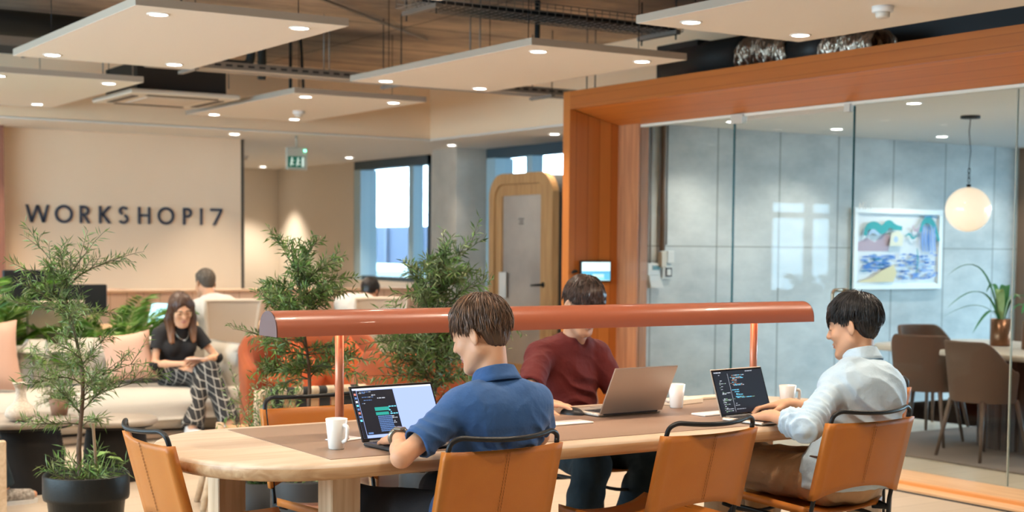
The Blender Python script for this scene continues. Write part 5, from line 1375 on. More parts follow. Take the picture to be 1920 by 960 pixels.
# person mostly outside the left edge: dark jeans and trainer
J = dict(hipc=(1.36, 7.95, .54), hipL=(1.40, 8.04, .52), hipR=(1.40, 7.86, .52), chest=(1.32, 7.95, .84), neck=(1.35, 7.95, 1.03), head=(1.40, 7.95, 1.16),
         shL=(1.35, 8.10, .94), shR=(1.35, 7.80, .94), elL=(1.50, 8.14, .72), wrL=(1.68, 8.04, .66), elR=(1.50, 7.76, .72), wrR=(1.68, 7.86, .66),
         knL=(1.80, 8.02, .51), knR=(1.76, 7.84, .51), anL=(1.93, 8.04, .10), anR=(1.70, 7.84, .10), fwd=(1, 0, 0), hfwd=(1, 0, -.3), hup=(.2, 0, .97))
pe = Person('person in dark jeans and grey trainers seated at the left photo edge', J, .008, 1.0)
pe.body(skin('skin_light', (0.64, 0.36, 0.235)), dict(L=dict(d=(.9, -.3, 0), up=(0, 0, 1), side=1, curl=.4), R=dict(d=(.9, .3, 0), up=(0, 0, 1), side=-1, curl=.4)))
pe.cloth('grey_jumper', tee(pe, 1.0), mat('charcoal_knit', (.05, .05, .055), .9), (.004, 12)); pe.cloth('jeans', trs(pe), JEAN, (.005, 12), h=.008)
hair_short(pe, HAIR_DB, n=700, seed=13, thick=.014, r=.002)
shoes(pe, mat('grey_mesh_trainer', (.14, .12, .10), .8, noise=(60, (.5, .45, .4), .2)), SOLE)
# ================================================================ plants
SOIL = mat('dark_soil', (0.05, 0.028, 0.016), .95, noise=(60, (0.12, 0.07, 0.04), .2))
POTB = mat('black_plastic_pot', (0.010, 0.010, 0.009), .45, bump=(90, .1), spec=.3)
POTG = mat('charcoal_planter', (0.03, 0.028, 0.028), .6)
BARK = mat('brown_bark', (0.13, 0.075, 0.045), .85, bump=(120, .5))
def leafmat(n, c, c2): return mat(n, c, .45, noise=(22, c2, .22), spec=.4)
LG1 = leafmat('dark_needle_leaf', (0.07, 0.13, 0.035), (0.14, 0.21, 0.06))
LG2 = leafmat('fresh_needle_leaf', (0.22, 0.36, 0.08), (0.11, 0.20, 0.05))
LG3 = leafmat('olive_needle_leaf', (0.30, 0.35, 0.16), (0.15, 0.19, 0.075))
LGP = leafmat('palm_leaf', (0.16, 0.33, 0.035), (0.07, 0.18, 0.02))
def blade(b, p, d, L_, w_, rnd, mi, curl=.25):
    d = d.normalized(); s = d.cross(Vector((rnd.uniform(-1, 1), rnd.uniform(-1, 1), rnd.uniform(.2, 1)))); s.normalize(); n_ = s.cross(d)
    m_ = p+d*L_*.5+n_*L_*curl*.12; e = p+d*L_-n_*L_*curl*.2
    b.add([p, m_+s*w_*.5+n_*w_*.12, e, m_-s*w_*.5+n_*w_*.12], [(0, 1, 2, 3)] if False else [(0, 1, 2), (0, 2, 3)], mi, False)
def sprig(bl, bs, p, d, L_, rnd, nl, ll, lw, droop=.6, mis=(0, 1, 2)):
    pts = [p]; n_ = 6; dd = d.normalized()
    for k in range(n_): dd = (dd+Vector((rnd.uniform(-.12, .12), rnd.uniform(-.12, .12), -droop*.10*k/n_))).normalized(); pts.append(pts[-1]+dd*L_/n_)
    bs.tube(pts, [.0022*(1-.7*i/n_) for i in range(n_+1)], 4)
    for i in range(nl):
        t_ = (i+.5)/nl*(n_-.01); k = int(t_); q = pts[k].lerp(pts[k+1], t_-k); ax = (pts[k+1]-pts[k]).normalized()
        a = rnd.uniform(0, 6.28); o_ = ax.orthogonal().normalized(); o2 = ax.cross(o_)
        v = ax*rnd.uniform(.35, .8)+(o_*math.cos(a)+o2*math.sin(a))*.8
        blade(bl, q, v, ll*rnd.uniform(.6, 1.15), lw*rnd.uniform(.8, 1.2), rnd, rnd.choice(mis))
def bushy(name, lbl, loc, pot, pot_h, trunk_top, crown, rnd_seed, n_br, L_br, nl, ll, lw, mis, group=None, potm=POTG, lean=(0, 0), rimmed=False, extra=(), potname='plant_pot'):
    rnd = random.Random(rnd_seed); t = thing(name, lbl, 'plant', loc, 0, group)
    if rimmed: prof = [(0, 0), (pot*.74, 0), (pot*.90, pot_h*.72), (pot*.98, pot_h*.72), (pot*1.0, pot_h*.76), (pot*1.0, pot_h*.985), (pot*.985, pot_h), (pot*.95, pot_h*.99), (pot*.93, pot_h*.8), (0, pot_h*.8)]
    else: prof = [(0, 0), (pot*.92, 0), (pot, .01), (pot, pot_h-.008), (pot*.985, pot_h), (pot*.92, pot_h), (pot*.92, pot_h*.86), (0, pot_h*.86)]
    po = MB().lathe(prof, 48).build(potname, potm, t)
    zs = pot_h*(.86 if not rimmed else .86)
    MB().lathe([(pot*.92, zs), (pot*.6, zs+.012), (0, zs+.018)], 32, cap=False).build('soil', SOIL, po)
    tr = MB(); H_ = trunk_top; pts = []
    for i in range(12):
        u = i/11; pts.append(Vector((lean[0]*u+.02*math.sin(u*7+rnd_seed), lean[1]*u+.015*math.cos(u*6), zs+(H_-zs)*u)))
    tr.tube(pts, [.0135*(1-.72*i/11) for i in range(12)], 8)
    bl, bs = MB(), MB()
    for k in range(n_br):
        u = rnd.random(); z0, z1 = crown; zz = z0+(z1-z0)*u; uu = max(0, min(.999, (zz-zs)/(H_-zs))); i = int(uu*11); p = pts[i].lerp(pts[min(11, i+1)], uu*11-i)
        a = rnd.uniform(0, 6.283); el = rnd.uniform(.0, .9)+.5*u; d = Vector((math.cos(a)*math.cos(el), math.sin(a)*math.cos(el), math.sin(el)))
        L_ = L_br*rnd.uniform(.5, 1.15)*(1-.35*abs(u-.45)); pp = [p]; dd = d.copy(); n_ = 5
        for q in range(n_): dd = (dd+Vector((rnd.uniform(-.15, .15), rnd.uniform(-.15, .15), rnd.uniform(-.22, .06)))).normalized(); pp.append(pp[-1]+dd*L_/n_)
        bs.tube(pp, [.0038*(1-.65*q/n_) for q in range(n_+1)], 5)
        for q in range(1, n_+1):
            for _ in range((1 if rnd.random() < .45 else 2) if q < n_ else 2):
                ax = (pp[q]-pp[q-1]).normalized(); v = ax+Vector((rnd.uniform(-.9, .9), rnd.uniform(-.9, .9), rnd.uniform(-.5, .7)))*.75
                sprig(bl, bs, pp[q], v, L_*rnd.uniform(.30, .62), rnd, nl, ll, lw, .8, mis)
    for (ez, er, en, el_) in extra:      # low grassy tufts
        for _ in range(en):
            a = rnd.uniform(0, 6.28); r0 = rnd.uniform(0, er); p = Vector((r0*math.cos(a), r0*math.sin(a), ez)); v = Vector((math.cos(a)*.7, math.sin(a)*.7, rnd.uniform(.4, 1.2))); sprig(bl, bs, p, v, el_*rnd.uniform(.5, 1), rnd, nl, ll*1.3, lw*1.2, 1.4, mis)
    tr.build('trunk', BARK, t); bs.build('twigs', mat('green_brown_twig', (0.09, 0.085, 0.04), .8), t)
    tag(bl.build('foliage', [LG1, LG2, LG3], t)); return t
pa = bushy('potted_tree', 'airy needle-leaved tree in a black rimmed plastic pot at front left', (1.90, 6.40, 0), .188, .40, 1.26, (.58, 1.24), 4, 30, .27, 13, .050, .0052, (0, 1, 2), potm=POTB, lean=(-.06, .03), rimmed=True, extra=((.36, .11, 26, .20),))
b = MB().tube([(.05, .0, .35), (.035, .01, .62)], .007, 8); b.build('stake', mat('stake_wood', (.30, .19, .11), .8), pa)
rl = random.Random(3); b = MB()
for (x, y, z, a) in ((.075, -.05, .50, .3), (.11, -.02, .47, -.6), (.05, .03, .43, 1.5)):
    c = Vector((x, y, z)); v = [c+Vector((math.cos(a)*s*.05+math.cos(a+1.57)*q*.03, math.sin(a)*s*.05+math.sin(a+1.57)*q*.03, -.02*s*s)) for s, q in ((-1, 0), (-.3, .9), (.6, .7), (1.1, 0), (.6, -.7), (-.3, -.9))]
    b.add(v, [(0, 1, 2, 3, 4, 5)]); b.tube([(x*.5, y*.5, .35), tuple(c)], .0025, 5)
b.build('broad_leaves', leafmat('broad_pale_leaf', (.30, .42, .12), (.2, .33, .08)), pa)
bushy('potted_tree', 'dense needle-leaved tree in a charcoal pot behind the left lamp post', (2.78, 6.02, 0), .15, .36, 1.30, (.80, 1.28), 11, 44, .23, 13, .046, .0075, (1, 1, 0, 2), extra=((.34, .10, 10, .12),), lean=(.02, .02))
bushy('potted_tree', 'tall dense needle-leaved tree in a charcoal pot behind the blue polo man', (3.40, 5.97, 0), .135, .36, 1.28, (.60, 1.26), 23, 50, .30, 12, .056, .0085, (1, 2, 2, 0), lean=(.06, .03))
# hanging side growth of the second tree
rnd = random.Random(8); t = thing('potted_fern', 'drooping fern in a charcoal pot left of the woven lounge chair', 'plant', (2.82, 6.62, 0))
po = MB().lathe([(0, 0), (.10, 0), (.12, .26), (.11, .26), (.105, .22), (0, .22)], 32).build('plant_pot', POTG, t)
bl, bs = MB(), MB()
for _ in range(64):
    a = rnd.uniform(0, 6.28); sprig(bl, bs, Vector((.03*math.cos(a), .03*math.sin(a), .23)), Vector((math.cos(a)*.32, math.sin(a)*.32, rnd.uniform(.8, 1.6))), rnd.uniform(.25, .72), rnd, 24, .042, .008, 1.9, (1, 2))
bs.build('twigs', mat('green_brown_twig', (0.09, 0.085, 0.04), .8), t); bl.build('foliage', [LG1, LG2, LG3], t)
# small dark bushy plant on the drum table
rnd = random.Random(5); t = thing('potted_fern', 'small dark bushy fern in a clay pot beside the white vase', 'plant', (2.37, 8.50, .42))
MB().lathe([(0, 0), (.045, 0), (.06, .10), (.055, .10), (.05, .08), (0, .08)], 28).build('plant_pot', mat('brown_clay', (.30, .17, .11), .7), t)
bl, bs = MB(), MB()
for _ in range(75):
    a = rnd.uniform(0, 6.28); sprig(bl, bs, Vector((0, 0, .09)), Vector((math.cos(a), math.sin(a), rnd.uniform(-.3, 1.6))), rnd.uniform(.09, .17), rnd, 12, .026, .005, 1.6, (0, 0, 2))
bs.build('twigs', mat('green_brown_twig', (0.09, 0.085, 0.04), .8), t); bl.build('foliage', [LG1, LG2, LG3], t)
# palms behind the sofa
def palm(lbl, loc, seed, nf, L_, ll, h0=.35, potr=.17):
    rnd = random.Random(seed); t = thing('potted_palm', lbl, 'plant', loc)
    MB().lathe([(0, 0), (potr*.8, 0), (potr, h0), (potr*.93, h0), (potr*.9, h0*.85), (0, h0*.85)], 32).build('plant_pot', POTG, t)
    bl, bs = MB(), MB()
    for k in range(nf):
        a = 6.283*k/nf+rnd.uniform(-.2, .2); el = rnd.uniform(.75, 1.35); d = Vector((math.cos(a)*math.cos(el), math.sin(a)*math.cos(el), math.sin(el))); pts = [Vector((0, 0, h0*.85))]
        n_ = 12; LL = L_*rnd.uniform(.75, 1.1)
        for i in range(n_): d = (d+Vector((0, 0, -.13*i/n_*2))).normalized(); pts.append(pts[-1]+d*LL/n_)
        bs.tube(pts, [.006*(1-.8*i/n_) for i in range(n_+1)], 5)
        for i in range(44):
            t_ = 3+(i/44)*(n_-3.01); q = int(t_); p = pts[q].lerp(pts[q+1], t_-q); ax = (pts[q+1]-pts[q]).normalized(); s = ax.cross(Vector((0, 0, 1))).normalized()
            for sg in (-1, 1): blade(bl, p, ax*.75+s*sg*.9+Vector((0, 0, rnd.uniform(-.25, .15))), ll*(1-.55*abs(i/44-.4)), .011, rnd, rnd.choice((0, 0, 1)), .4)
    bs.build('stalks', mat('palm_stalk', (.15, .24, .05), .6), t); bl.build('fronds', [LGP, leafmat('palm_leaf_light', (.27, .38, .11), (.14, .25, .05))], t)
palm('bright green palm behind the left end of the sofa', (2.62, 11.35, 0), 1, 18, 1.0, .24, .38)
palm('green palm rising behind the sofa between the cushions', (3.66, 11.38, 0), 6, 18, .80, .20, .36)
palm('thin green palm in front of the black monitors', (3.26, 11.30, 0), 9, 9, .70, .13, .36)
# ================================================================ meeting room furniture
t = thing('meeting_table', 'long pale topped meeting table on a dark fluted drum behind the glass', 'table', (8.85, 6.0, 0))
b = rounded_slab(lambda d: [(y_, -x_) for x_, y_ in oval(1.45-.0, .35-d, .66-d, 12, 3.2)], .672, .715, .012)
b.build('tabletop', mat('meeting_top', (0.66, 0.56, 0.46), .35, wood=('y', 3, (0.60, 0.50, 0.40))), t)
n_ = 40
for y0, lb in ((.65, 1), (-.95, 2)):
    b = MB(); prof = []
    for k in range(n_*4):
        a = 2*math.pi*k/(n_*4); rr = .42-.014*(k % 4 in (0,)); prof.append((rr*math.cos(a), y0+rr*math.sin(a)))
    b.prism(prof, .0, .672); b.build('fluted_base', mat('dark_walnut_slats', (0.035, 0.016, 0.010), .55), t)
TAUPE = mat('taupe_woven_upholstery', (0.115, 0.062, 0.038), .9, bump=(300, .3)); TAUPE2 = mat('taupe_light_upholstery', (0.26, 0.18, 0.11), .9, bump=(300, .3)); DKL = mat('dark_stained_leg', (0.10, 0.055, 0.035), .5)
def shell_chair():
    t = thing('shell_chair', '', 'chair')
    b = MB()
    def fn(u, v):
        a = (u*2-1)*1.75; e = abs(u*2-1); top = .80-.20*float(sstep((e-.38)/.62)); z = .40+(top-.40)*v; rr = 1+.10*v
        return (.235*rr*math.copysign(abs(math.sin(a))**.8, a), -.22*rr*math.cos(a)*1.0+.02-.04*v*max(0, math.cos(a)), z)
    def fo(u, v):
        x, y, z = fn(u, v); l = math.hypot(x, y); return (x*(1-.028/l), y*(1-.028/l), z)
    b.grid(fn, 41, 10); b.grid(lambda u, v: fo(1-u, v), 41, 10)
    top = [fn(i/40, 1) for i in range(41)]; ti = [fo(i/40, 1) for i in range(41)]; b.tube([tuple((np.array(p)+np.array(q))/2) for p, q in zip(top, ti)], .015, 8)
    for e in (0, 1): b.tube([tuple((np.array(fn(e, i/9))+np.array(fo(e, i/9)))/2) for i in range(10)], .015, 8)
    b.build('shell', TAUPE, t); MB().lathe([(0, .40), (.165, .40), (.182, .42), (.182, .455), (.165, .475), (0, .482)], 28, c=(0, .02, 0)).build('seat', TAUPE2, t)
    for sx in (-1, 1):
        for sy in (-1, 1): MB().tube([(sx*.15, sy*.15, .41), (sx*.21, sy*.22, 0)], [.018, .011], 10).build('leg', DKL, t)
    return t
sc_ = shell_chair(); sc_.location = (8.06, 6.50, 0); sc_.rotation_euler = (0, 0, R(-97)); sc_['label'] = 'taupe shell chair with its back to the glass in front of the fluted drum'; sc_['group'] = 'taupe shell chairs around the meeting table'
dup(sc_, (8.32, 7.22, 0), R(-68), 'taupe shell chair angled at the near corner by the open end of the meeting table')
dup(sc_, (9.20, 7.95, 0), R(170), 'taupe shell chair across the far end of the meeting table')
dup(sc_, (8.06, 5.1, 0), R(-90), 'taupe shell chair nearest the right photo edge on the glass side')
dup(sc_, (9.75, 6.3, 0), R(92), 'taupe shell chair on the far side of the meeting table')
# pendant globe
t = thing('pendant_lamp', 'glowing cream glass globe pendant hanging over the meeting table', 'lamp', (8.82, 7.30, 2.43))
MB().lathe([(0, -.022), (.07, -.022), (.072, -.016), (.072, 0), (0, 0)], 28).build('canopy', M_BLACK, t)
MB().tube([(0, 0, -.02), (-.006, .004, -.12), (.008, -.004, -.26), (0, 0, -.36), (0, 0, -.40)], .0035, 6).build('cord', M_BLACK, t)
b = MB()
for k in range(3):
    c = -.41-k*.035; b.tube([((.010*math.cos(a) if k % 2 else 0), (0 if k % 2 else .010*math.cos(a)), c+.022*math.sin(a)) for a in [2*math.pi*i/14 for i in range(14)]], .003, 6, closed=True)
b.tube([(0, 0, -.51), (0, 0, -.54)], .016, 12); b.build('hook', M_BLACK, t)
prof = [(max(0.0, .168*math.sin(math.pi*i/28)), -.70+.168*math.cos(math.pi*i/28)) for i in range(29)][::-1]
MB().lathe(prof, 40, cap=False).build('globe', mat('opal_glass', (.75, .68, .58), .12, emit=.55, ecol=(1, .70, .48), coat=.5), t)
# picture
t = thing('picture', 'white framed picture of a blue sea and teal swirls on the concrete wall', 'picture', (10.25, 9.28, 1.43))
b = MB()
for c, d in (((0, 0, .345), (1.17, .05, .05)), ((0, 0, -.345), (1.17, .05, .05)), ((-.56, 0, 0), (.05, .05, .64)), ((.56, 0, 0), (.05, .05, .64))): b.box(c, d, bev=.004)
b.build('frame', mat('white_picture_frame', (.82, .82, .80), .4), t)
A_ = [mat(n, c, .7) for n, c in (('art_paper', (.78, .80, .82)), ('art_blue', (.06, .20, .55)), ('art_deep_blue', (.03, .22, .42)), ('art_sand', (.80, .66, .38)), ('art_teal', (.03, .36, .38)), ('art_mauve', (.50, .38, .45)), ('art_cream', (.82, .78, .62)), ('art_sky_blue', (.22, .38, .75)), ('art_pale_blue', (.45, .60, .78)))]
b = MB(); b.box((0, .0, 0), (1.10, .006, .66), mi=0); y0 = -.004
def poly(pts, mi, k=[0]):
    k[0] += 1; y = y0-.0002*k[0]; b.add([(x, y, z) for x, z in pts], [tuple(range(len(pts)))], mi)
def brush(pts, w, mi):
    pts = arc_pts([(x, 0, z) for x, z in pts], .06, 5); n2 = len(pts); k = poly.__defaults__[0]; k[0] += 1; y = y0-.0002*k[0]; v = []
    for i, p in enumerate(pts):
        a, c = pts[max(0, i-1)], pts[min(n2-1, i+1)]; t_ = (c-a).normalized(); nn = Vector((-t_.z, 0, t_.x)); ww = w*(.45+.55*math.sin(math.pi*(i+.4)/n2)); v += [(p.x+nn.x*ww, y, p.z+nn.z*ww), (p.x-nn.x*ww, y, p.z-nn.z*ww)]
    b.add(v, [(2*i, 2*i+1, 2*i+3, 2*i+2) for i in range(n2-1)], mi)
ra = random.Random(2)
poly([(-.52, -.02), (-.12, -.02), (-.10, .12), (-.18, .15), (-.30, .06), (-.40, .10), (-.52, .06)], 5)
for i in range(60):
    x = ra.uniform(-.50, -.10); z = ra.uniform(-.20, -.05); brush([(x, z), (x+.05, z+ra.uniform(-.01, .01)), (min(-.03, x+ra.uniform(.06, .12)), z)], .008, ra.choice((1, 2, 1, 7)))
for i in range(95):
    x = ra.uniform(-.03, .46); z = ra.uniform(-.28, -.03); brush([(x, z), (x+.03, z+.004), (min(.53, x+ra.uniform(.04, .09)), z)], .007, ra.choice((1, 1, 7, 8)))
poly([(-.52, -.30), (-.08, -.30), (-.04, -.22), (-.08, -.14), (-.22, -.19), (-.36, -.26), (-.52, -.29)], 3)
poly([(-.14, .03), (.03, .03), (.04, .12), (-.02, .17), (-.12, .15)], 6); poly([(-.06+.03*math.cos(a), .09+.028*math.sin(a)) for a in [i*.5 for i in range(12)]], 8)
brush([(-.46, .12), (-.44, .20), (-.34, .22), (-.24, .16), (-.16, .24), (-.08, .20), (.02, .19)], .042, 4); brush([(-.42, .13), (-.36, .17), (-.28, .13)], .02, 8)
brush([(.06, .12), (.12, .15), (.16, .09), (.22, .13)], .012, 4); brush([(.16, .22), (.18, .17), (.24, .18), (.26, .24)], .014, 5)
brush([(.26, .16), (.30, .26), (.38, .28), (.46, .22), (.52, .08)], .032, 4)
for x in (.30, .34, .38, .42, .46): brush([(x, .22), (x-.01, .10), (x+.01, -.02)], .014, 7 if x != .38 else 1)
brush([(.30, .30), (.40, .31), (.50, .295)], .008, 2); brush([(.22, .01), (.24, -.08), (.22, -.22)], .008, 4)
b.build('painting', A_, t)
# strap-leaved plants in copper pots on the meeting table
COP = mat('dark_copper', (0.20, 0.085, 0.04), .28, .7)
def strap(b, p, a, L_, w_, rise, droop, mi=0):
    d0 = Vector((math.cos(a), math.sin(a), 0)); s = Vector((-math.sin(a), math.cos(a), 0)); v = []
    for i in range(13):
        u = i/12; c = p+d0*(L_*u*(.35+.65*u))+Vector((0, 0, rise*math.sin(u*math.pi*.62)*1.0-droop*u*u)); ww = w_*math.sin(math.pi*min(1, .12+u*.88))**.7*(1 if u < .98 else .1); v += [c-s*ww+Vector((0, 0, ww*.3)), c, c+s*ww+Vector((0, 0, ww*.3))]
    b.add(v, [(3*i+j, 3*i+j+1, 3*i+j+4, 3*i+j+3) for i in range(12) for j in (0, 1)], mi, True)
def strap_plant(lbl, loc, leaves):
    t = thing('potted_plant', lbl, 'plant', loc)
    po = MB().lathe([(0, 0), (.075, 0), (.078, .006), (.078, .20), (.072, .20), (.070, .17), (0, .17)], 36).build('plant_pot', COP, t)
    b = MB()
    for (a, L_, w_, r_, dr, mi) in leaves: strap(b, Vector((.02*math.cos(a), .02*math.sin(a), .17)), a, L_, w_, r_, dr, mi)
    b.build('leaves', [leafmat('strap_leaf', (.05, .22, .06), (.03, .14, .04)), leafmat('pale_strap_leaf', (.38, .48, .20), (.3, .4, .15))], t)
strap_plant('copper pot of long arching strap leaves on the meeting table', (8.92, 7.05, .717), [(R(150), .40, .022, .50, .12, 0), (R(165), .46, .018, .33, .20, 0), (R(140), .42, .014, .20, .16, 0), (R(185), .34, .018, .18, .24, 0), (R(20), .10, .04, .30, .04, 0), (R(-60), .12, .036, .24, .05, 1), (R(200), .08, .034, .26, .02, 1), (R(70), .2, .02, .34, .1, 0), (R(-20), .3, .02, .3, .2, 0)])
strap_plant('second copper pot with green leaves at the right edge of the photo', (8.78, 6.66, .717), [(R(a), .16, .03, .20, .1, 0) for a in (150, 190, 100, 30, -40, -100)])
# things on the concrete wall by the door
t = thing('thermostat', 'white wall controller with a dark green display inside the meeting room', 'thermostat', (7.39, 9.29, 1.22))
MB().box((.0, -.01, .03), (.13, .03, .10), bev=.004).build('housing', mat('white_wall_plastic', (.72, .70, .66), .5), t)
MB().box((.02, -.026, .042), (.075, .002, .035)).build('display', mat('green_lcd', (.01, .10, .09), .3), t)
b = MB(); b.prism([(-.06, -.02), (.05, -.02), (.09, -.12), (-.04, -.12)], 0, .04, M=Matrix.Rotation(R(90), 4, 'X')); b.build('hood', mat('white_wall_plastic', (.72, .70, .66), .5), t)
t = thing('wall_switch', 'square white switch with a black surround beside the wall controller', 'switch', (7.535, 9.29, 1.225))
MB().box((0, -.006, 0), (.10, .02, .11), bev=.004).build('plate', mat('white_wall_plastic', (.72, .70, .66), .5), t)
MB().box((.012, -.018, 0), (.065, .006, .075)).build('surround', M_BLACK, t); MB().box((.012, -.022, 0), (.042, .006, .05), bev=.002).build('rocker', mat('white_wall_plastic', (.72, .70, .66), .5), t)
b = MB(); b.tube([(0, 0, 0), (0, 0, 1.02)], .022, 10); o = tag(b.build('conduit', mat('brown_conduit', (.20, .14, .10), .5), None, (7.475, 9.27, 1.40)), 'thick brown vertical conduit above the wall controller', 'conduit')
for x, lb in ((7.36, 'thin pale pipe running down the wall at the left of the brown conduit'), (7.53, 'thin pale pipe running down the wall at the right of the brown conduit')):
    z0 = 1.30 if x < 7.5 else 1.45
    tag(MB().tube([(0, 0, 0), (0, 0, 2.42-z0)], .007, 8).build('pipe', M_STEEL, None, (x, 9.285, z0)), lb, 'pipe')
tag(MB().box((0, 0, 0), (.06, .05, .13), bev=.006).build('junction_box', mat('cream_junction_box', (.62, .56, .46), .5), None, (7.475, 9.265, 1.33)), 'cream junction box at the foot of the brown conduit', 'junction box')
tag(MB().box((0, 0, 0), (.07, .03, .10), bev=.004).build('door_release', mat('white_wall_plastic', (.72, .70, .66), .5), None, (7.565, 9.28, 1.35)), 'small white plate right of the junction box', 'switch')
# screen on the cedar jamb
t = thing('room_panel', 'small lit booking screen mounted on the cedar jamb', 'screen', (6.775, 9.235, 1.235))
MB().box((0, 0, 0), (.30, .022, .17), bev=.006).build('housing', M_BLACK, t)
b = MB(); b.box((0, -.0115, 0), (.275, .001, .145), mi=0); b.box((0, -.0122, -.004), (.275, .001, .010), mi=1); b.box((0, -.0122, -.038), (.275, .001, .062), mi=2); b.box((.02, -.0128, -.035), (.11, .001, .026), mi=3); b.box((-.02, -.0128, -.056), (.2, .001, .012), mi=4)
b.build('display', [mat('panel_white', (.4, .5, .5), .4, emit=1.0, ecol=(.62, .86, .90)), mat('panel_blue', (.0, .1, .3), .4, emit=.9, ecol=(.05, .30, .55)), mat('panel_sea', (.0, .1, .3), .4, emit=.9, ecol=(.14, .50, .66)), mat('panel_foam', (.0, .1, .3), .4, emit=1.0, ecol=(.5, .72, .66)), mat('panel_aqua', (.0, .1, .3), .4, emit=1.0, ecol=(.30, .74, .84))], t)
tag(MB().tube([(0, 0, 0), (-.03, 0, 0), (-.045, 0, -.012)], .012, 8).build('cable_gland', M_BLACK, None, (6.605, 9.245, 1.235)), 'short black cable gland at the left side of the booking screen', 'cable')
# room number on the glass: strokes
LTM = mat('frosted_vinyl', (.62, .66, .64), .6)
t = thing('room_sign', 'faint frosted room number on the glass above the picture', 'sign', (GX-.008, 6.675, 1.682))
def strokes(b, segs, th, h, M):
    for (x0, z0, x1, z1) in segs:
        d = Vector((x1-x0, z1-z0)); L_ = d.length; c = Vector(((x0+x1)/2, (z0+z1)/2)); an = math.atan2(d.y, d.x)
        b.box((0, 0, 0), (L_+th*.0, h, th), M=M @ Matrix.Translation((c.x, 0, c.y)) @ Matrix.Rotation(-an, 4, 'Y'))
MR = Matrix.Rotation(R(-90), 4, 'Z')
for nm, off, segs in (('letter', 0, [(0, 0, 0, .045), (0, .045, .016, .012), (.016, .012, .032, .045), (.032, .045, .032, 0)]), ('numeral', .052, [(0, 0, 0, .045)]), ('full_stop', .075, [(0, 0, 0.004, 0.0)]), ('numeral', .098, [(0, 0, 0, .045)])):
    b = MB(); strokes(b, segs, .005, .002, MR); b.build(nm, LTM, t, (0, -off, 0))
# ================================================================ big wall sign: W O R K S H O P 1 7
SGN = mat('slate_blue_letter', (0.040, 0.052, 0.085), .55)
SG = thing('wall_sign', 'dark slate capital lettering spread across the cream wall', 'sign', (4.86, 14.822, 1.63))
HH = .178; TH = .027
def ring_poly(cx, cz, rx, rz, a0, a1, th, n=40):
    o = []; i_ = []
    for k in range(n+1):
        a = R(a0+(a1-a0)*k/n); o.append((cx+rx*math.cos(a), cz+rz*math.sin(a))); i_.append((cx+(rx-th)*math.cos(a), cz+(rz-th)*math.sin(a)))
    return o, i_
def add_ring(b, o, i_):
    n = len(o); y0, y1 = -.012, 0; v = [(x, y0, z) for x, z in o]+[(x, y0, z) for x, z in i_]+[(x, y1, z) for x, z in o]+[(x, y1, z) for x, z in i_]; f = []
    for k in range(n-1): f += [(k, k+1, n+k+1, n+k), (k, 2*n+k, 2*n+k+1, k+1), (n+k, n+k+1, 3*n+k+1, 3*n+k)]
    f += [(0, n, 3*n, 2*n), (n-1, 2*n-1, 4*n-1, 3*n-1)]; b.add(v, f)
def add_poly(b, pts):
    n = len(pts); b.add([(x, -.012, z) for x, z in pts]+[(x, 0, z) for x, z in pts], [tuple(range(n)), tuple(range(n, 2*n))[::-1]]+[(i, n+i, n+(i+1) % n, (i+1) % n) for i in range(n)])
def bar(b, x0, z0, x1, z1, th=TH):   # slanted bar with horizontal ends
    add_poly(b, [(x0-th/2, z0), (x0+th/2, z0), (x1+th/2, z1), (x1-th/2, z1)])
def rect(b, x0, z0, x1, z1): add_poly(b, [(x0, z0), (x1, z0), (x1, z1), (x0, z1)])
def letter(ch_, x0, x1):
    b = MB(); w = x1-x0; x0 -= 4.86; x1 -= 4.86
    if ch_ == 'W':
        a = TH*1.05; xm = (x0+x1)/2; q = w*.25
        bar(b, x0+q+.0, 0, x0+a/2, HH, a); bar(b, x0+q, 0, xm, HH*.98, a*.95); bar(b, x1-q, 0, xm, HH*.98, a*.95); bar(b, x1-q, 0, x1-a/2, HH, a)
    elif ch_ == 'O': o, i_ = ring_poly((x0+x1)/2, HH/2, w/2, HH/2+.003, 0, 360, TH, 64); add_ring(b, o, i_)
    elif ch_ in 'RP':
        rect(b, x0, 0, x0+TH, HH); r_ = HH*.29; cx = x1-r_-(.012 if ch_ == 'R' else 0); rect(b, x0+TH, HH-TH*.95, cx, HH); rect(b, x0+TH, HH-2*r_, cx, HH-2*r_+TH*.95); o, i_ = ring_poly(cx, HH-r_, r_, r_, -90, 90, TH*.95); add_ring(b, o, i_)
        if ch_ == 'R': bar(b, x1-TH*.6, 0, x0+TH*1.75, HH-2*r_+.004, TH*1.2)
    elif ch_ == 'K': rect(b, x0, 0, x0+TH, HH); bar(b, x0+TH*1.1, HH*.47, x1-TH*.62, HH, TH*1.3); bar(b, x1-TH*.6, 0, x0+TH*1.35, HH*.56, TH*1.35)
    elif ch_ == 'S':
        r1 = HH*.265; r2 = HH*.285; cx = (x0+x1)/2; o, i_ = ring_poly(cx+.002, HH-r1+.002, w*.45, r1, 28, 250, TH, 30); add_ring(b, o, i_); o, i_ = ring_poly(cx-.002, r2-.002, w*.48, r2, 78, -152, TH, 30); add_ring(b, o, i_)
    elif ch_ == 'H': rect(b, x0, 0, x0+TH, HH); rect(b, x1-TH, 0, x1, HH); rect(b, x0+TH, HH*.5-TH*.4, x1-TH, HH*.5+TH*.5)
    elif ch_ == 'I': rect(b, x0, 0, x1, HH)
    elif ch_ == '7': rect(b, x0, HH-TH, x1, HH); bar(b, x0+w*.30, 0, x1-TH*.55, HH-TH, TH*1.15)
    b.build('letter', SGN, SG)
for c_, x0, x1 in (('W', 3.807, 4.042), ('O', 4.095, 4.278), ('R', 4.346, 4.457), ('K', 4.543, 4.672), ('S', 4.741, 4.859), ('H', 4.953, 5.086), ('O', 5.162, 5.345), ('P', 5.440, 5.540), ('I', 5.630, 5.657), ('7', 5.745, 5.880)): letter(c_, x0+.01, x1+.01)
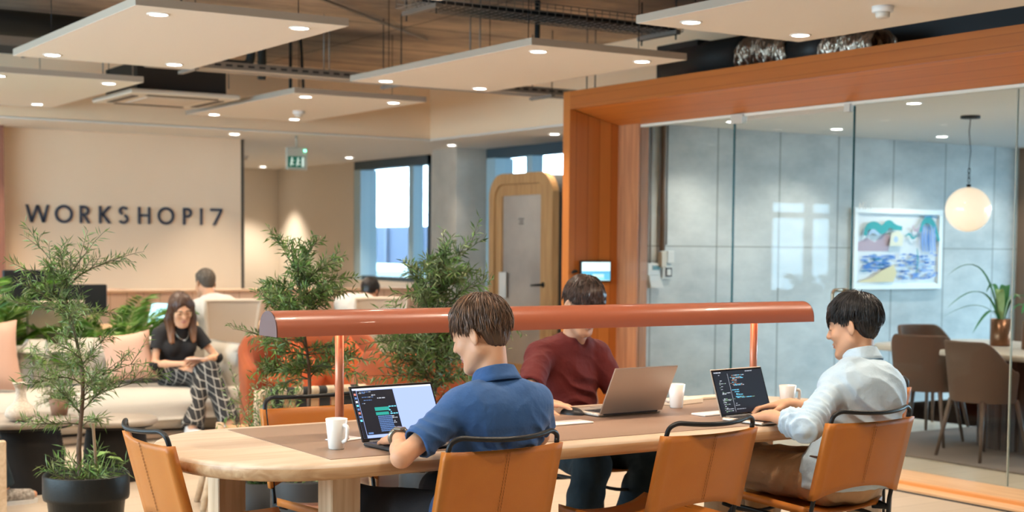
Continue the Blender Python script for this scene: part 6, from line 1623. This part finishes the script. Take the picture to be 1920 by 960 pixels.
# exit sign
t = thing('exit_sign', 'green exit sign box hanging from the corridor soffit', 'sign', (6.385, 14.0, 2.215), R(-4))
MB().box((0, 0, .11), (.225, .05, .235), bev=.006).build('housing', mat('grey_sign_body', (.45, .46, .40), .5), t)
b = MB(); b.box((-.01, -.026, .075), (.185, .004, .115), mi=0); b.box((.062, -.0285, .075), (.028, .003, .10), mi=1)
for cx in (-.062, .005):
    b.box((cx, -.0285, .078), (.016, .003, .045), mi=1, bev=.001); b.lathe([(0, 0), (.010, 0), (.010, .003), (0, .003)], 12, c=(0, 0, 0), mi=1)
    n0 = len(b.v)-48
    for i in range(n0, len(b.v)): x, y, z = b.v[i]; b.v[i] = (cx+.004+x, -.027-z, .112+y)
    b.box((cx-.010, -.0285, .048), (.010, .003, .034), mi=1, M=None); b.box((cx+.014, -.0285, .05), (.022, .003, .010), mi=1); b.box((cx+.014, -.0285, .088), (.026, .003, .008), mi=1)
b.build('pictogram', [mat('exit_green', (.01, .09, .06), .4, emit=.15, ecol=(.02, .3, .2)), mat('exit_white', (.6, .7, .65), .5, emit=.35, ecol=(.7, .85, .75))], t)
MB().lathe([(0, 0), (.012, 0), (.012, .008), (0, .008)], 14).build('indicator', mat('green_led', (.1, .8, .5), .4, emit=9, ecol=(.15, 1, .55)), t, (.085, -.03, .19))
MB().tube([(0, 0, .225), (0, 0, .35)], .012, 8).build('drop_rod', mat('grey_sign_body', (.45, .46, .40), .5), t)
# phone booth
BW = mat('oiled_oak_booth', (.58, .34, .15), .45, wood=('z', 3, (.46, .25, .10)))
t = thing('phone_booth', 'rounded oak phone booth with a frosted glass door by the window', 'booth', (8.30, 12.61, 0))
def rr(y0, y1, z0, z1, r_, n=8, top_only=True):
    P_ = [(y0, z0), (y1, z0)]
    for k in range(n+1): a = math.pi/2*k/n; P_.append((y1-r_+r_*math.cos(a), z1-r_+r_*math.sin(a)))
    for k in range(n+1): a = math.pi/2+math.pi/2*k/n; P_.append((y0+r_+r_*math.cos(a), z1-r_+r_*math.sin(a)))
    return P_
MX = Matrix(((0, 0, 1, 0), (1, 0, 0, 0), (0, 1, 0, 0), (0, 0, 0, 1)))     # (y,z) outlines extruded along x
b = MB(); b.prism(rr(-.585, .585, 0.02, 2.17, .24), .03, .98, M=MX); b.build('shell', mat('charcoal_booth_felt', (.06, .058, .055), .85), t)
def frame_ring(name, oy0, oy1, oz0, oz1, r0, iy0, iy1, iz0, iz1, r1, x0, x1, m_, par, n=8):
    O, I_ = rr(oy0, oy1, oz0, oz1, r0, n), rr(iy0, iy1, iz0, iz1, r1, n); k = len(O); b = MB(); v = []
    for x in (x0, x1): v += [(x, y, z) for y, z in O]+[(x, y, z) for y, z in I_]
    f = []
    for i in range(k):
        j = (i+1) % k; f += [(i, k+i, k+j, j), (2*k+i, 2*k+j, 3*k+j, 3*k+i), (i, j, 2*k+j, 2*k+i), (k+i, 3*k+i, 3*k+j, k+j)]
    b.add(v, f); return b.build(name, m_, par)
frame_ring('portal_frame', -.60, .60, 0, 2.19, .25, -.50, .50, .05, 2.08, .17, -.03, .05, BW, t)
d = frame_ring('door', -.495, .495, .055, 2.075, .165, -.365, .375, .20, 1.96, .02, -.012, .03, BW, t)
MB().box((.012, .005, 1.08), (.008, .74, 1.76)).build('frosted_glass', mat('frosted_booth_glass', (.62, .55, .47), .3, noise=(1.2, (.36, .31, .27), .2)), d)
b = MB(); b.tube([(-.012, -.42, 1.04), (-.06, -.42, 1.04), (-.06, -.27, 1.03)], .011, 8); b.tube([(-.014, -.42, 1.04), (-.02, -.42, 1.04)], .028, 14); b.build('door_handle', M_BLACK, d)
b = MB()
for z, w_ in ((1.715, .10), (1.69, .07), (1.665, .09)): b.box((.006, .02, z), (.002, w_, .010))
b.build('door_lettering', M_BLACK, d)
tag(MB().box((0, 0, 0), (.004, .14, .27)).build('notice', mat('white_notice', (.75, .74, .70), .7), None, (8.27, 12.93, 1.02)), 'white paper notice on the left of the phone booth door', 'notice')
# air conditioning cassette
t = thing('air_conditioner', 'white ceiling cassette air conditioner between the far panels', 'air conditioner', (4.36, 12.27, 2.66))
MB().box((0, 0, .02), (.96, 1.06, .04), bev=.01).build('grille_panel', mat('warm_white_plastic', (.74, .66, .56), .5), t)
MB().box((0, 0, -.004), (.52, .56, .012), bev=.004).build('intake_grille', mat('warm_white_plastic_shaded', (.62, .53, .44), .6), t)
for c, d_ in (((0, -.42, -.002), (.62, .06, .01)), ((0, .42, -.002), (.62, .06, .01)), ((-.38, 0, -.002), (.06, .66, .01)), ((.38, 0, -.002), (.06, .66, .01))): MB().box(c, d_).build('louvre', mat('dark_louvre', (.10, .075, .055), .6), t)
MB().box((0, 0, .16), (.78, .84, .24)).build('housing', mat('black_housing', (.025, .022, .020), .6), t)
for sx in (-1, 1):
    for sy in (-1, 1): MB().tube([(sx*.42, sy*.40, .1), (sx*.42, sy*.40, CZ-2.66)], .006, 6).build('hanger_rod', M_STEEL, t)
# smoke detectors
def detector(lbl, loc):
    t = thing('smoke_detector', lbl, 'smoke detector', loc)
    MB().lathe([(0, -.03), (.052, -.03), (.055, -.024), (.055, 0), (0, 0)], 28).build('base', WP, t)
    MB().lathe([(0, -.058), (.032, -.058), (.036, -.052), (.036, -.03), (0, -.03)], 24).build('sensor', mat('cream_plastic', (.7, .64, .56), .5), t)
detector('white smoke detector under the top right suspended panel', (5.64, 5.24, PZ)); detector('white smoke detector under the far suspended panel', (5.67, 12.38, PZ))
detector('small pale smoke detector in the corridor soffit by the exit sign', (7.3, 17.6, 2.564))
# slotted cable tray
t = thing('cable_tray', 'long slotted steel cable tray crossing in front of the beige bulkhead', 'cable tray', (5.5, 10.34, 2.715))
b = MB(); b.box((0, -.10, .03), (3.9, .004, .06), mi=0); b.box((0, .10, .03), (3.9, .004, .06)); b.box((0, 0, 0), (3.9, .20, .004))
for k in range(44): b.box((-1.9+k*.088, -.1025, .034), (.05, .002, .016), mi=1)
b.build('tray', [M_STEEL, M_DARK], t); MB().box((0, -.102, .002), (3.9, .014, .012), bev=.003).build('lip', mat('pale_zinc_lip', (.62, .54, .45), .5), t)
for k in range(4): MB().tube([(-1.85, -.06+k*.035, .022), (1.9, -.06+k*.035, .024)], .013, 8).build('cable', M_BLACK, t)
for x in (-1.65, .05, 1.5):
    q = MB().box((x, 0, -.014), (.035, .34, .022)); q.build('bracket', M_STEEL, t)
    for sy in (-.15, .15): MB().tube([(x, sy, -.03), (x, sy, CZ-2.715)], .005, 6).build('hanger_rod', M_DARK, t)
# wire basket tray with cables
t = thing('basket_tray', 'wire basket tray full of black cables at the top of the photo', 'cable tray', (5.75, 8.45, 3.0))
b = MB(); L_ = 2.2
for k in range(7): b.tube([(-L_/2, -.16+.32*k/6, 0), (L_/2, -.16+.32*k/6, 0)], .0028, 5)
for z in (.03, .06, .085):
    for y in (-.16, .16): b.tube([(-L_/2, y, z), (L_/2, y, z)], .0028, 5)
for k in range(34):
    x = -L_/2+L_*k/33; b.tube([(x, -.16, .085), (x, -.16, 0), (x, .16, 0), (x, .16, .085)], .0028, 5)
b.build('wire_basket', M_STEEL, t)
for k in range(8): MB().tube([(-L_/2+.1, -.13+k*.036, .022+.01*(k % 2)), (0, -.12+k*.035, .030), (L_/2-.05, -.13+k*.036, .024)], .015, 8).build('cable', M_BLACK, t)
for x in (-1.0, 1.0):
    MB().box((x, 0, -.018), (.04, .46, .03)).build('bracket', M_STEEL, t)
    for sy in (-.2, .2): MB().tube([(x, sy, -.07), (x, sy, CZ-3.0)], .006, 6).build('hanger_rod', M_DARK, t)
# pipes and ducts
def pipe(nm, lbl, cat, pts, r_, m_, n=14, rad=.08): 
    o = MB().tube(arc_pts(pts, rad, 6), r_, n).build(nm, m_); return tag(o, lbl, cat)
PB = mat('black_insulation', (.014, .018, .019), .8)
pipe('insulated_pipe', 'black insulated pipe bending up beside the big top left panel', 'pipe', [(3.9, 11.0, 2.86), (4.62, 11.0, 2.86), (4.62, 11.0, CZ-.1), (3.6, 11.0, CZ-.1)], .035, PB)
pipe('insulated_pipe', 'thick black vertical pipe left of centre above the tray', 'pipe', [(4.80, 11.2, 2.78), (4.80, 11.2, CZ)], .035, PB)
pipe('drop_cable', 'thin black pipe dropping from the concrete behind the top left panel', 'pipe', [(4.55, 11.3, 3.20), (5.10, 11.3, 3.20), (5.10, 11.3, 2.70)], .014, PB, 8, .05)
pipe('drop_cable', 'slimmer black drop pipe right of the other behind the tray', 'pipe', [(5.19, 11.3, CZ), (5.22, 11.3, 2.70)], .012, PB, 8, .05)
pipe('drop_cable', 'black hose dropping onto the middle suspended panel', 'pipe', [(6.08, 9.05, CZ), (6.06, 9.02, 3.1), (6.04, 9.0, 2.71)], .020, PB, 10, .05)
for x, y, z0, lb in ((5.466, 9.0, 2.72, 'left rod above the middle panel'), (5.548, 9.0, 2.72, 'right rod above the middle panel'), (5.05, 10.55, 2.75, 'left hanger rod right of the top left panel'), (5.13, 10.62, 2.75, 'right hanger rod right of the top left panel'), (6.72, 9.3, 2.64, 'left rod behind the cedar corner'), (6.80, 9.3, 2.64, 'right rod behind the cedar corner')):
    tag(MB().tube([(0, 0, 0), (0, 0, CZ-z0)], .006, 6).build('threaded_rod', M_STEEL, None, (x, y, z0)), 'thin threaded rod, '+lb, 'rod')
pipe('steel_conduit', 'thin steel conduit on the concrete ceiling above the top left panel', 'conduit', [(4.1, 9.3, CZ-.03), (6.3, 11.1, CZ-.03)], .014, M_STEEL, 8)
t = thing('air_duct', 'grey metal air duct box at the top left corner', 'duct', (2.66, 11.35, 2.88))
MB().box((0, 0, .09), (.62, .5, .18), bev=.004).build('duct_box', mat('grey_duct', (.26, .22, .18), .6, .3), t); MB().box((.325, 0, .09), (.02, .56, .22)).build('flange', M_STEEL, t)
pipe('air_duct', 'black round duct between the two panels at the left photo edge', 'duct', [(1.3, 10.45, 2.95), (3.2, 10.45, 2.95)], .09, PB, 20)
pipe('air_duct', 'black round duct emerging above the cedar lintel', 'duct', [(7.42, 9.1, 2.87), (7.42, 8.25, 2.87)], .15, mat('black_duct', (.03, .027, .025), .5), 28)
tag(MB().box((0, 0, 0), (.16, .5, .34)).build('air_duct', mat('black_duct', (.03, .027, .025), .5), None, (7.40, 8.93, 2.86)), 'black square duct box behind the middle panel', 'duct')
FO = mat('crinkled_foil', (.62, .52, .42), .28, .95, bump=(28, 1.0))
def flex(lbl, y0, y1, z, r_):
    b = MB(); n2 = 40; rf = random.Random(int(y0*100))
    def fn(u, v):
        a = 2*math.pi*u; k = v*n2; rr_ = r_*(1+.05*math.sin(k*math.pi)+.05*math.sin(5*a+k*1.7)+.03*math.sin(11*a+k)); return (rr_*math.cos(a), (y1-y0)*v+.02*math.sin(2*a+k*.4), rr_*math.sin(a)+.02*math.sin(v*5))
    b.grid(fn, 48, n2*3, closeu=True); o = b.build('flexible_duct', FO, None, (7.42, y0, z)); tag(o, lbl, 'duct')
flex('crinkled silver flexible duct above the cedar lintel', 8.23, 7.70, 2.86, .125); flex('second stretch of silver flexible duct further along the lintel', 7.38, 6.88, 2.80, .115)
pipe('air_duct', 'black elbow duct between the two silver ducts', 'duct', [(7.42, 7.70, 2.84), (7.42, 7.38, 2.82)], .118, mat('black_duct', (.03, .027, .025), .5), 24)
